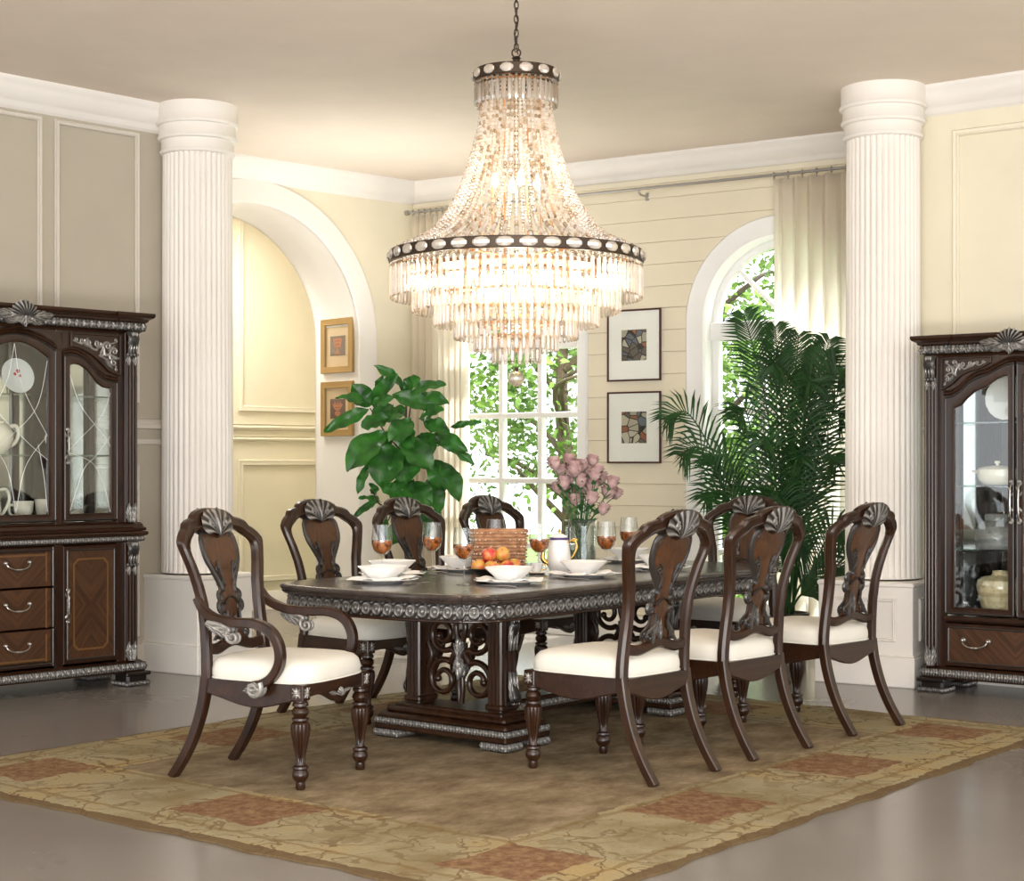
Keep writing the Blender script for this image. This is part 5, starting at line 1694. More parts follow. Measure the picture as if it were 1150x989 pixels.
def plate_up(r, tilt, label, cat='plate', red=False, ribs=0):
    tp = thing('display_plate', label, cat)
    m = MB()
    prof = [(0, 0), (r*.55, .002), (r*.62, .006), (r, .018), (r*1.0, .021), (r*.6, .010), (r*.5, .006), (0, .005)]
    m.lathe(prof, 48, flute=(ribs, .004, .007, .03) if ribs else None)
    o = m.build('dish', MAT['china'], tp); o.rotation_euler = (R(90-tilt), 0, 0); o.location = (0, 0, r*math.cos(R(tilt))+.004)
    m = MB()
    for s in (-1, 1): m.tube([(s*.04, -.03, .0035), (s*.04, .03, .0035), (s*.03, .055, .10)], .0035, 6); m.tube([(s*.04, -.03, .0035), (s*.04, -.034, .02)], .0035, 6)
    m.build('plate_stand', MAT['bronze'], tp)
    if red:
        m = MB()
        for (x, z, q) in ((.01, .03, .013), (-.012, .012, .010), (.018, .002, .010)): m.sphere((x, z, .009), (q, q, .003), 10, 6)
        f = m.build('flower_motif', MAT['motif_red'], o)
    return tp
simple('motif_red', srgb(196, 40, 44), .4)
inside(cc, plate_up(.105, 12, 'upright white plate with red flower motif on the top shelf of the china cabinet', red=True), .155, .26, 1.742)
for k in range(6):
    m = MB(); m.lathe([(0, 0), (.05, 0), (.055, .004), (.085, .013), (.083, .015), (.05, .006), (0, .005)], 32)
    o = m.build('dinner_plate', MAT['china']); tag(o, 'white plate in the low stack on the top shelf of the china cabinet', 'plate', 'stacked plates in the china cabinet'); inside(cc, o, -.08, .22, 1.742+.012*k)
# curio contents
inside(cu, plate_up(.135, 10, 'large upright ribbed white plate on the top shelf of the curio cabinet', ribs=18), -.12, .20, 1.582)
tp = thing('tureen', 'ribbed cream oval tureen with lid on the second shelf of the curio cabinet', 'tureen')
m = MB()
def oval(prof, sx, sy, rib=0):
    vs = []; n = 48
    for (r, z) in prof:
        for k in range(n):
            a = TAU*k/n; q = r*(1-(.03*abs(math.cos(a*rib/2)) if rib and r > .04 else 0)); vs.append((q*sx*math.cos(a), q*sy*math.sin(a), z))
    fs = [(j*n+k, j*n+(k+1) % n, (j+1)*n+(k+1) % n, (j+1)*n+k) for j in range(len(prof)-1) for k in range(n)]
    fs.append(tuple(range(n))[::-1]); fs.append(tuple((len(prof)-1)*n+k for k in range(n))); return vs, fs
m.add(*oval([(.055, 0), (.07, .004), (.092, .03), (.10, .06), (.097, .088)], 1.22, .9, 20)); m.build('body', MAT['china_cream'], tp)
m = MB(); m.add(*oval([(.101, .086), (.102, .092), (.085, .102), (.05, .112), (.01, .116)], 1.22, .9, 20)); m.lathe([(.008, .112), (.008, .122), (.018, .13), (.016, .14), (0, .144)], 16); m.build('lid', MAT['china_cream'], tp)
m = MB()
for s in (-1, 1): m.tube(catmull([(s*.115, -.02, .075), (s*.145, -.012, .08), (s*.145, .012, .08), (s*.115, .02, .075)], 5), .006, 8)
m.build('handle', MAT['china_cream'], tp)
inside(cu, tp, -.18, .18, 1.212)
simple('crackle_glass', (.35, .36, .36), .12, 0, (90, .8, .006), Transmission_Weight=.55, Coat_Weight=.5)
m = MB(); m.lathe([(0, 0), (.118, 0), (.125, .01), (.128, .08), (.122, .115), (.095, .150), (.072, .165), (.070, .195), (.074, .202), (.066, .202), (.062, .17), (.11, .11), (.115, .02), (0, .015)], 40)
inside(cu, one(m, 'crackle_jar', 'crackle_glass', 'grey crackled glass jar on the third shelf of the curio cabinet', 'jar'), -.18, .18, .842)
def vmat():
    t = NT('vase_glaze'); z = t.xyz()[2]
    n = t.noise(26, 4, .6)
    c = t.ramp(n, [(.3, srgb(176, 156, 118)), (.6, srgb(214, 200, 166))])
    bnd = t.math('MULTIPLY', t.math('GREATER_THAN', z, .115), t.math('LESS_THAN', z, .14))
    c = t.mix(t.math('MULTIPLY', bnd, .4), c, srgb(140, 112, 76)); t.bsdf(c, .2, 0, t.bump(n, .2, .003), Coat_Weight=.5); MAT['vase_glaze'] = t.m
vmat()
m = MB(); m.lathe([(0, 0), (.085, 0), (.09, .008), (.112, .07), (.128, .135), (.134, .175), (.126, .208), (.09, .228), (.048, .236), (.042, .25), (.046, .262), (.04, .262), (.036, .24), (.06, .2), (0, .18)], 40)
inside(cu, one(m, 'ceramic_vase', 'vase_glaze', 'round beige glazed vase at the bottom of the curio cabinet', 'vase'), -.165, .18, .452)
# ------------------------------------------------------------------ chandelier
ch = thing('chandelier', 'large tiered crystal basket chandelier hanging on a chain over the table', 'chandelier', (.02, 7.7, 0))
def ring_band(r, z0, z1, th, nj, jw, jh, name):
    m = MB(); m.lathe([(r-th, z0), (r, z0), (r+.003, z0+.004), (r+.003, z1-.004), (r, z1), (r-th, z1), (r-th, z0)], 96, cap=False)
    b = m.build(name, MAT['bronze'], ch, angle=30)
    m = MB(); m.sphere((0, 0, 0), (jw/2, .010, jh/2), 10, 5)
    zc = (z0+z1)/2; proto = None
    for k in range(nj):
        a = TAU*(k+.5)/nj
        if proto is None: o = m.build('oval_crystal', MAT['crystal_bright'], b, smooth=False); proto = o
        else: o = proto.copy(); C.objects.link(o)
        o.parent = b; o.location = ((r+.006)*math.sin(a), -(r+.006)*math.cos(a), zc); o.rotation_euler = (0, 0, a)
    return b
def cb():
    t = NT('crystal_bright')
    gl = t.n('ShaderNodeBsdfGlossy'); gl.inputs['Roughness'].default_value = .05; gl.inputs[0].default_value = (.95, .90, .84, 1)
    df = t.n('ShaderNodeBsdfDiffuse'); df.inputs[0].default_value = (.42, .38, .33, 1)
    mx = t.n('ShaderNodeMixShader'); mx.inputs[0].default_value = .5
    t.link(gl.outputs[0], mx.inputs[1]); t.link(df.outputs[0], mx.inputs[2]); t.link(mx.outputs[0], t.out.inputs[0]); MAT['crystal_bright'] = t.m
cb()
ring_band(.196, 3.120, 3.172, .012, 14, .066, .044, 'top_band')
ring_band(.590, 2.272, 2.326, .014, 36, .082, .046, 'wide_band')
m = MB(); m.lathe([(.25, 2.245), (.42, 2.245), (.42, 2.262), (.25, 2.262), (.25, 2.245)], 64, cap=False)
for k in range(6):
    a = TAU*k/6; m.tube([(0, 0, 2.30), (.58*math.cos(a), .58*math.sin(a), 2.29)], .006, 8)
    m.tube([(0, 0, 3.15), (.19*math.cos(a), .19*math.sin(a), 3.14)], .005, 8)
    a += .2; m.tube([(.17*math.cos(a), .17*math.sin(a), 3.12), (.17*math.cos(a), .17*math.sin(a), 2.30)], .004, 8)
m.tube([(0, 0, 1.86), (0, 0, 3.2)], .008, 10)
for (r, z) in ((.483, 2.19), (.383, 2.12), (.287, 2.05), (.194, 1.98), (.11, 1.93)):
    m.lathe([(r-.006, z), (r+.004, z), (r+.004, z+.012), (r-.006, z+.012), (r-.006, z)], 64, cap=False)
    for k in range(4):
        a = TAU*k/4+.4; m.tube([(r*math.cos(a), r*math.sin(a), z+.006), (0, 0, z+.006)], .003, 6)
m.build('inner_frame', MAT['copper'], ch, angle=40)
m = MB(); m.lathe([(0, 3.155), (.185, 3.15), (.19, 3.168), (.10, 3.18), (.03, 3.19), (.016, 3.20), (.016, 3.225), (.022, 3.232), (.014, 3.24), (0, 3.24)], 40)
m.tube([(.020*math.cos(TAU*k/16), 0, 3.257+.020*math.sin(TAU*k/16)) for k in range(16)], .004, 8, closed=True)
m.build('cap', MAT['bronze'], ch)
m = MB(); z = 3.282; k = 0
while z < H-.03:
    lk = [(.010*math.cos(TAU*i/14), 0, .021*math.sin(TAU*i/14)) for i in range(14)]
    q = [Vector(p) for p in lk]; q = [Matrix.Rotation(k*PI/2+.3, 3, 'Z') @ p + Vector((0, 0, z)) for p in q]
    m.tube(q, .0030, 6, closed=True); z += .033; k += 1
m.build('chain', MAT['bronze'], ch)
m = MB(); m.tube(catmull([(.008*math.cos(i*1.7), .010*math.sin(i*1.7), lerp(3.25, H-.01, i/10)) for i in range(11)], 4), .0028, 6); m.build('cord', MAT['black_matte'], ch)
m = MB(); m.lathe([(0, H-.05), (.02, H-.048), (.06, H-.012), (.062, H-.001), (0, H-.001)], 28); m.build('ceiling_rose', MAT['bronze'], ch)
# bead strands
RT = [(2.33, .565), (2.39, .44), (2.43, .385), (2.50, .330), (2.58, .282), (2.67, .245), (2.81, .200), (2.95, .170), (3.0, .163), (3.11, .160)]
def bead(m, p, r):
    n = 6; vs = []
    for (rr, zz) in ((.45, -1), (1, -.3), (1, .3), (.45, 1)):
        for k in range(n):
            a = TAU*k/n; vs.append((p[0]+rr*r*math.cos(a), p[1]+rr*r*math.sin(a), p[2]+zz*r))
    fs = [(j*n+k, j*n+(k+1) % n, (j+1)*n+(k+1) % n, (j+1)*n+k) for j in range(3) for k in range(n)]
    fs.append(tuple(range(n))[::-1]); fs.append(tuple(3*n+k for k in range(n))); m.add(vs, fs)
m = MB(); pts = []; z = 2.33
while z < 3.11:
    r = interp(RT, z); dr = (interp(RT, z+.01)-r)/.01
    pts.append((r, z)); z += .0185/math.sqrt(1+dr*dr)
for i, (r, z) in enumerate(pts): bead(m, (0, -r, z), lerp(.0100, .0080, i/len(pts)))
m.tube([(0, -r, z) for r, z in pts], .0012, 4)
proto = m.build('bead_strand', MAT['crystal_bead'], ch, smooth=False)
NS = 58
for k in range(1, NS):
    o = proto.copy(); C.objects.link(o); o.rotation_euler = (0, 0, TAU*k/NS)
# dark central bead column as in the photo's core
m = MB()
for i in range(34): bead(m, (0, 0, 2.33+.0225*i), .010)
m.build('core_beads', MAT['bronze'], ch, smooth=False)
# prisms
def prism_mesh(L, w=.0118):
    m = MB()
    bead(m, (0, 0, -.008), .0085)
    n = 6; vs = []
    for (s, z) in ((.35, -.018), (1, -.030), (1, -L+.022), (.86, -L+.008), (.5, -L)):
        for k in range(n):
            a = TAU*k/n; vs.append((s*w*math.cos(a), s*w*.7*math.sin(a), z))
    fs = [(j*n+k, j*n+(k+1) % n, (j+1)*n+(k+1) % n, (j+1)*n+k) for j in range(4) for k in range(n)]
    fs.append(tuple(range(n))[::-1]); fs.append(tuple(4*n+k for k in range(n))); m.add(vs, fs)
    return m
TIERS = [(.585, 2.268, .165, 104), (.483, 2.195, .155, 88), (.383, 2.125, .150, 72), (.287, 2.055, .140, 54), (.194, 1.985, .125, 36), (.11, 1.935, .13, 20), (.19, 3.118, .115, 40)]
allp = []
for ti, (r, z, L, n) in enumerate(TIERS):
    for k in range(n):
        a = TAU*(k+.5*(ti % 2))/n; x, y = r*math.cos(a), r*math.sin(a)
        allp.append((y-r*.0, ti, x, y, z, a))
frontp = []
quota = {0: 34, 1: 20, 2: 14, 3: 10, 4: 6, 5: 4, 6: 12}
rest = []
for ti in range(len(TIERS)):
    L = sorted([p for p in allp if p[1] == ti], key=lambda p: abs(math.atan2(p[2], -p[3])))
    frontp += L[:quota[ti]]; rest += L[quota[ti]:]
protos = {}
for (_, ti, x, y, z, a) in frontp:
    if ti not in protos:
        o = prism_mesh(TIERS[ti][2]).build('crystal_prism', MAT['crystal'], ch, smooth=False); protos[ti] = o
    else:
        o = protos[ti].copy(); C.objects.link(o)
    o.location = (x, y, z); o.rotation_euler = (0, 0, a+PI/2)
mm = MB()
for (_, ti, x, y, z, a) in rest:
    q = prism_mesh(TIERS[ti][2]); M_ = Matrix.Translation((x, y, z)) @ rotz(a+PI/2)
    mm.M = M_; mm.add(q.v, q.f)
o = mm.build('crystal_prisms', MAT['crystal'], ch, smooth=False); o['kind'] = 'stuff'
m = MB(); m.sphere((0, 0, 1.735), .038, 14, 9); o = m.build('crystal_ball', MAT['crystal'], ch, smooth=False)
m = MB(); m.tube([(0, 0, 1.77), (0, 0, 1.87)], .002, 6); m.lathe([(0, 1.768), (.012, 1.772), (.008, 1.785), (0, 1.79)], 12); m.build('ball_hook', MAT['bronze'], o)
BULBS = [(.30, 2.17, 10), (.12, 2.10, 5), (.10, 2.62, 4)]
first = None
for (r, z, n) in BULBS:
    for k in range(n):
        a = TAU*k/n+.2
        if first is None:
            m = MB(); m.lathe([(0, 0), (.008, .002), (.016, .02), (.018, .034), (.012, .055), (.004, .07), (0, .074)], 12); o = m.build('bulb', MAT['bulb'], ch); first = o
        else: o = first.copy(); C.objects.link(o)
        o.location = (r*math.cos(a), r*math.sin(a), z)
def lamp(name, typ, loc, energy, color=(1, 1, 1), **k):
    d = bpy.data.lights.new(name, typ); d.energy = energy; d.color = color
    for a, b in k.items(): setattr(d, a, b)
    o = bpy.data.objects.new(name, d); C.objects.link(o); o.location = loc; return o
for i, (x, y, z, e) in enumerate(((.3, 0, 2.2, 3.5), (-.3, 0, 2.2, 3.5), (0, -.3, 2.2, 3.5), (0, .3, 2.2, 3.5), (0, 0, 2.62, 6))):
    l = lamp('chandelier_lamp', 'POINT', (x, y, z), e, (1, .86, .68), shadow_soft_size=.05); l.parent = ch

# ------------------------------------------------------------------ plants
def fig():
    X0, Y0 = -.74, 11.4; S = Y0/1850
    root = thing('potted_fiddle_leaf_fig', 'potted fig with big glossy green leaves between the arch and left window', 'plant', (X0, Y0, 0))
    m = MB(); m.lathe([(0, 0), (.12, 0), (.13, .02), (.15, .26), (.155, .30), (.14, .30), (.135, .26), (0, .255)], 32); m.build('pot', MAT['pot_white'], root)
    def P(zx, zy, d=0): 
        px, py = 340+zx/3.805, 340+zy/3.805
        return Vector(((px-575)*S-X0, d, 1.34+(520-py)*S))
    m = MB()
    m.tube(catmull([(0, 0, .2), (.02, .01, .6), (-.03, 0, .95), (0, 0, 1.4), (.01, 0, 1.88)], 6), lambda t: .016*(1-.6*t), 8)
    for a, b in (((430, 760), (350, 870)), ((440, 700), (540, 640)), ((430, 640), (290, 450)), ((430, 600), (620, 600)), ((440, 560), (470, 380)), ((350, 870), (300, 800)), ((420, 780), (350, 960)), ((440, 800), (540, 960))):
        p, q = P(*a), P(*b, -.05); m.tube(catmull([p, (p+q)/2+Vector((0, 0, -.03)), q], 5), lambda t: .008*(1-.5*t), 6)
    m.build('stem', MAT['stem_brown'], root)
    L = [(455, 390, 310, 268, 62), (470, 385, 615, 350, 62), (430, 370, 500, 320, 80), (300, 430, 410, 310, 70), (290, 440, 212, 350, 105), (330, 410, 345, 310, 70), (290, 430, 155, 410, 58), (285, 455, 97, 552, 72), (300, 440, 400, 410, 60), (560, 450, 388, 395, 85), (470, 400, 625, 430, 90), (370, 490, 258, 530, 100), (440, 450, 345, 505, 80), (500, 490, 605, 455, 90), (520, 500, 632, 565, 90), (630, 530, 765, 508, 34), (560, 560, 705, 635, 85), (600, 600, 735, 690, 50), (360, 550, 200, 715, 150), (350, 545, 300, 665, 120), (400, 610, 335, 775, 175), (430, 620, 450, 770, 160), (430, 580, 560, 715, 130), (300, 665, 238, 815, 52), (600, 680, 670, 845, 100), (560, 670, 610, 800, 110), (470, 750, 390, 850, 120), (480, 760, 540, 880, 110), (540, 750, 590, 890, 100), (335, 850, 240, 832, 40), (320, 842, 228, 912, 38), (315, 820, 285, 770, 45), (540, 900, 595, 905, 50), (515, 900, 540, 990, 70), (350, 900, 330, 1000, 70), (420, 900, 470, 990, 100), (400, 520, 480, 620, 110), (470, 500, 380, 590, 110), (500, 560, 560, 640, 110), (380, 430, 300, 500, 90), (480, 640, 560, 560, 90), (430, 820, 340, 780, 70), (420, 960, 500, 1060, 100), (440, 940, 340, 1050, 90)]
    rnd = random.Random(5); m = MB()
    for (ax, ay, bx, by, w) in L:
        d0 = rnd.uniform(-.12, .10); d1 = d0-rnd.uniform(.02, .14)
        if w > 120: d0, d1 = -.12, -.22
        a, b = P(ax, ay, d0), P(bx, by, d1); w = w/3.805*S
        ax_ = (b-a); l = ax_.length; v = ax_.normalized()
        face = Vector((rnd.uniform(-.35, .35), -1, .45+rnd.uniform(-.2, .4)))
        u = v.cross(face).normalized(); n = u.cross(v).normalized()
        if n.y > 0: n = -n
        drop = rnd.uniform(.05, .16); ph = rnd.uniform(0, TAU)
        def fn(s, t):
            x = s*2-1
            wd = w*.5*(math.sin(PI*min(1, t**.80*.97+.02))**.75)*(.72+.42*t)
            wave = .012*math.sin(t*9+ph+x*2)*abs(x)+.007*math.sin(t*23+ph)*abs(x)
            return a+v*(l*t)+u*(x*wd*(1+.05*math.sin(t*17+ph)))+n*(wave-.10*w*(1-abs(x))*1.1+drop*l*math.sin(PI*t)*.8)
        m.grid(fn, 8, 14)
    m.build('foliage', MAT['fig_leaf'], root)
fig()

def palm():
    X0, Y0 = 1.87, 11.28; S = Y0/1850
    root = thing('potted_palm', 'tall potted areca palm with feathery dark green fronds beside the right column', 'plant', (X0, Y0, 0))
    m = MB(); m.lathe([(0, 0), (.13, 0), (.14, .02), (.16, .28), (.168, .32), (.15, .32), (.145, .28), (0, .275)], 32); m.build('pot', MAT['pot_dark'], root)
    rnd = random.Random(11)
    tips = [(748, 472, 0, .8), (762, 512, -.2, .7), (835, 352, 0, .9), (868, 368, -.1, .95), (900, 375, .1, .95), (925, 395, 0, .9), (942, 425, -.2, .85), (950, 470, .1, .8), (860, 420, -.35, .8), (905, 440, -.35, .8), (930, 520, -.3, .7), (790, 560, -.1, .6), (940, 600, -.2, .55), (850, 500, -.3, .7), (940, 640, -.35, .5), (822, 470, -.25, .7), (935, 380, .1, .9), (805, 520, .1, .6), (895, 520, -.25, .6), (865, 560, -.3, .6), (915, 470, 0, .8)]
    for (px, py, d, bow) in tips:
        tip = Vector(((px-575)*S-X0, d, 1.34+(520-py)*S))
        tip.y = max(-.26, min(.10, tip.y)); d = tip.y
        b = Vector((rnd.uniform(-.05, .05), rnd.uniform(-.04, .04), .25))  # crown
        mid = Vector((tip.x*.45, d*.5, b.z+(tip.z-b.z)*bow*.72+.12)); c2 = Vector((tip.x*.80, d*.85, tip.z+.02+.02*abs(tip.x)))
        if bow > .85: c2.z = tip.z-.20
        path = catmull([b, (b+mid)/2+Vector((0, 0, .05)), mid, c2, tip], 10)
        m = MB(); m.tube(path, lambda t: .009*(1-.8*t)+.001, 6)
        n = len(path); tot = n-1
        K = 42; sg = rnd.uniform(-.3, .3)
        for k in range(K):
            t = .30+.70*k/(K-1); f = t*tot; i = min(int(f), n-2); p = path[i].lerp(path[i+1], f-i)
            T = (path[i+1]-path[i]).normalized()
            side_ = T.cross(Vector((sg, -1, .5))).normalized()
            nn = side_.cross(T)
            l = .26*math.sin(PI*(.18+.80*(t-.30)/.72))**.7+.03
            for s in (-1, 1):
                jit = rnd.uniform(-.08, .08)
                dirn = (T*(.75+jit)+side_*s*.8+nn*.12).normalized()
                w = .0082*(l/.25)**.5
                q0, q1, q2 = p, p+dirn*l*.5, p+dirn*l+Vector((0, 0, -.16*l-.02))
                wd = dirn.cross(nn if abs(dirn.dot(nn)) < .9 else side_).normalized()
                m.add([q0-wd*w*.4, q0+wd*w*.4, q1+wd*w+nn*.003, q1-wd*w+nn*.003, q1, q2], [(0, 1, 2, 4), (0, 4, 3), (4, 2, 5), (3, 4, 5)])
        m.build('frond', MAT['palm_leaf'], root, smooth=False)
palm()

# ------------------------------------------------------------------ table ware
def T(u, v, z=TZ):
    return TC + TU*u + TV*v + Vector((0, 0, z-TC.z))
PL = [(-.979, .24, 0, 'at the near end of the table'), (-.632, .50, 90, 'behind the setting at the near end'), (-.117, .48, 90, 'left of the wicker basket'),
      (-.666, -.28, 0, 'in front of the black fruit bowl'), (-.073, -.28, 0, 'in front of the coffee pot'), (.611, -.28, 0, 'just left of the nearest chair back'), (1.08, .24, 0, 'at the far end of the table')]
def sup(prof, n, c=(0, 0, 0), e=4.0):
    vs = []
    for (r, z) in prof:
        for k in range(n):
            a = TAU*k/n; cc_, s = math.cos(a), math.sin(a); ee = 2/e
            vs.append((c[0]+r*math.copysign(abs(cc_)**ee, cc_), c[1]+r*math.copysign(abs(s)**ee, s), c[2]+z))
    fs = [(j*n+k, j*n+(k+1) % n, (j+1)*n+(k+1) % n, (j+1)*n+k) for j in range(len(prof)-1) for k in range(n)]
    fs.append(tuple(range(n))[::-1]); fs.append(tuple((len(prof)-1)*n+k for k in range(n))); return vs, fs
m = MB(); m.lathe([(0, 0), (.095, 0), (.10, .004), (.165, .015), (.17, .018), (.166, .020), (.10, .009), (.09, .006), (0, .006)], 64); plate0 = m.build('dinner_plate', MAT['china'])
m = MB(); m.add(*sup([(.045, 0), (.05, .004), (.078, .034), (.108, .064), (.104, .066), (.074, .037), (.045, .010), (.01, .009)], 56, e=3.2)); bowl0 = m.build('bowl', MAT['china'])
simple('linen', srgb(240, 238, 234), .9)
rn = random.Random(3)
def nap(a, t):
    x, y = (a-.5)*.30, (t-.5)*.25
    z = .0075+max(0, .010+.006*math.sin(x*38+1)*math.cos(y*33)+.004*math.sin(x*80+y*60)) if math.hypot(x, y) > .085 else .0085
    if math.hypot(x, y) > .095: z = max(z, .017)
    return (x+.01*math.sin(t*9), y+.012*math.sin(a*11), z)
m = MB(); m.grid(nap, 34, 30); nap0 = m.build('napkin', MAT['linen'], angle=None); sm = nap0.modifiers.new('thick', 'SOLIDIFY'); sm.thickness = .002; sm.offset = 1
m = MB()
m.tube(catmull([(0, -.09, .004), (0, -.03, .006), (0, .03, .005)], 5), [.0045-.0020*i/10 for i in range(11)], 8, flat=.45)
m.box(0, .042, .006, .020, .026, .003, .001)
for k in (-1.5, -.5, .5, 1.5): m.tube([(k*.0052, .052, .006), (k*.0052, .075, .0075), (k*.005, .095, .006)], [.0016, .0016, .0008], 6)
fork0 = m.build('fork', MAT['silver'])
m = MB(); m.tube(catmull([(0, -.10, .005), (0, -.05, .006), (0, 0, .005)], 5), .0050, 8, flat=.6); m.prism([(-.006, 0), (.006, 0), (.0075, .05), (.006, .085), (0, .11), (-.006, .10)], .0035, .0055, mp=lambda x, z, y: (x, z, y)); knife0 = m.build('knife', MAT['silver'])
for i, (u, v, r, where) in enumerate(PL):
    def nxt(o, new): return o if i == 0 else new()
    p = plate0 if i == 0 else dup(plate0); b = bowl0 if i == 0 else dup(bowl0); n_ = nap0 if i == 0 else dup(nap0)
    c = T(u, v); p.location = c; tag(p, 'round white dinner plate '+where, 'plate', 'dinner plates on the table')
    n_.location = c+Vector((0, 0, .001)); n_.rotation_euler = (0, 0, TRZ+R(20+37*i)); tag(n_, 'crumpled white napkin under the bowl '+where, 'napkin', 'napkins on the plates')
    b.location = c+Vector((0, 0, .0125)); b.rotation_euler = (0, 0, TRZ+R(10+r)); tag(b, 'flared white bowl on a plate '+where, 'bowl', 'bowls on the plates')
CUT = [(-.979+.0, .24-.215, 90, 0), (-.632+.235, .50-.17, 0, 1), (-.666+.225, -.36, 0, 0), (-.666-.205, -.38, 0, 1), (-.073-.205, -.37, 0, 0), (-.073+.215, -.33, 0, 1), (.611-.205, -.36, 0, 0), (-.117-.20, .50, 0, 1), (-.979, .24+.205, 90, 1)]
words = ['silver fork lying beside the plate at the near end', 'silver knife right of the second left side plate', 'silver fork right of the plate in front of the fruit bowl', 'silver knife left of the plate in front of the fruit bowl', 'silver fork left of the plate by the coffee pot', 'silver knife right of the plate by the coffee pot', 'silver fork left of the plate nearest the chair back', 'silver knife left of the plate before the far fig side chair', 'silver knife beyond the plate at the near end']
used = [False, False]
for (u, v, r, kn), w in zip(CUT, words):
    src = knife0 if kn else fork0
    o = src if not used[kn] else dup(src); used[kn] = True
    o.location = T(u, v); o.rotation_euler = (0, 0, TRZ+R(r)); tag(o, w, 'knife' if kn else 'fork', 'cutlery on the table')
# wine glasses
wg = thing('wine_glass', 'x', 'wine glass')
GP = [(0, 0), (.036, 0), (.037, .002), (.012, .005), (.0045, .012), (.0040, .10), (.006, .110), (.022, .120), (.042, .142), (.052, .172), (.0515, .20), (.044, .265), (.0428, .265), (.0502, .20), (.0506, .172), (.041, .143), (.021, .1225), (0, .118)]
GP_old = [(0, 0), (.036, 0), (.037, .002), (.012, .005), (.0045, .012), (.0040, .09), (.006, .105), (.020, .115), (.036, .140), (.042, .168), (.041, .20), (.035, .265), (.0338, .265), (.0398, .20), (.0408, .168), (.0348, .141), (.018, .118), (0, .114)]
m = MB(); m.lathe(GP, 36); m.build('glass', MAT['stemware_solid'] if 'stemware_solid' in MAT else MAT['stemware'], wg, angle=60)
m = MB(); m.lathe([(0, .1195), (.020, .1235), (.040, .1445), (.0495, .172), (.0494, .188), (0, .188)], 32); m.build('wine', MAT['wine'], wg)
G = [(-.813, .40, 'wine glass standing behind the bowl at the near end of the table'), (-.41, .428, 'wine glass left of the basket before the second far chair'), (-.867, -.17, 'wine glass nearest the camera, left of the fruit bowl'), (-.1975, -.097, 'wine glass just right of the fruit bowl and wicker basket'), (.256, -.185, 'wine glass in front of the glass vase at its right'), (.824, .064, 'furthest right wine glass, before the siding wall')]
for i, (u, v, lab) in enumerate(G):
    o = wg if i == 0 else dup(wg)
    o.location = T(u, v, TZ-.0); o['label'] = lab; o['group'] = 'wine glasses on the table'
e = thing('wine_glass', 'empty wine glass standing behind the wicker basket', 'wine glass', group='wine glasses on the table')
m = MB(); m.lathe(GP, 36); m.build('glass', MAT['stemware'], e, angle=60); e.location = T(.17, .485)
# fruit bowl and fruit
def applemat():
    t = NT('apple'); n = t.noise(14, 3, .6); 
    oi = t.n('ShaderNodeObjectInfo'); 
    k = t.math('ADD', n, t.math('MULTIPLY', t.math('SUBTRACT', oi.outputs['Random'], .5), .30))
    c = t.ramp(k, [(.36, srgb(196, 160, 70)), (.5, srgb(214, 130, 70)), (.62, srgb(188, 44, 48))]); t.bsdf(c, .35, 0, None, Coat_Weight=.3); MAT['apple'] = t.m
applemat()
fb = T(-.449, -.02)
m = MB(); m.lathe([(0, 0), (.07, 0), (.075, .004), (.12, .034), (.148, .052), (.145, .054), (.115, .037), (.07, .009), (0, .008)], 48); o = m.build('fruit_bowl', MAT['black_matte']); o.location = fb; tag(o, 'shallow black bowl holding apples in front of the wicker basket', 'bowl')
ap = thing('apple', 'x', 'apple', group='apples in the black bowl')
m = MB(); vs = []
def apf(a, t):
    p = PI*t; r = .036*math.sin(p)**.85*(1+.05*math.cos(p)); z = .034*(-math.cos(p))-.007*math.exp(-((1-t)/.10)**2)+.006*math.exp(-(t/.10)**2)
    return (r*math.cos(a*TAU), r*math.sin(a*TAU), z)
m.grid(apf, 20, 14, closeu=True); m.build('flesh', MAT['apple'], ap)
m = MB(); m.tube([(0, 0, .024), (.003, 0, .038), (.006, 0, .044)], .0016, 6); m.build('stem', MAT['stem_brown'], ap)
AP = [(-.085, -.02, .062), (-.02, -.055, .058), (.055, -.04, .058), (.088, .03, .062), (.02, .045, .055), (-.055, .05, .060), (-.032, 0, .118), (.034, .008, .120), (.012, .085, .078), (.0, -.005, .048)]
for i, (x, y, z) in enumerate(AP):
    o = ap if i == 0 else dup(ap)
    o.location = fb+Vector((x, y, z)); o.rotation_euler = (rn.uniform(-.8, .8), rn.uniform(-.8, .8), rn.uniform(0, 6))
    o['label'] = 'apple on top of the heap, left one' if i == 6 else 'apple on top of the heap, right one' if i == 7 else 'red and yellow apple low in the black fruit bowl'
# basket
def weave():
    t = NT('wicker'); x, y, z = t.xyz()
    w = t.wave(22, 0.4, 1, dirn='Z'); n = t.noise(30, 3); b = t.noise(9, 2)
    c = t.ramp(n, [(.3, srgb(128, 88, 58)), (.7, srgb(196, 152, 112))]); c = t.mix(t.math('MULTIPLY', b, .4), c, srgb(150, 96, 70)); t.bsdf(c, .75, 0, t.bump(n, .3, .003)); MAT['wicker'] = t.m
weave()
bk = thing('wicker_basket', 'rectangular woven wicker basket behind the black fruit bowl', 'basket'); bk.location = T(-.129, .22); bk.rotation_euler = (0, 0, R(8))
def bpt(a, t, off=0):
    ang = a*TAU; c_, s_ = math.cos(ang), math.sin(ang); e_ = 2/5
    k = lerp(.90, 1.0, t)
    return Vector(((.142*k+off)*math.copysign(abs(c_)**e_, c_), (.072*k+off)*math.copysign(abs(s_)**e_, s_), .004+.215*t))
m = MB(); m.grid(lambda a, t: bpt(a, t), 72, 12, closeu=True); m.grid(lambda a, t: bpt(a, t, -.006), 72, 12, closeu=True)
m.add(*[[bpt(k/72, 0) for k in range(72)], [tuple(range(72))]])
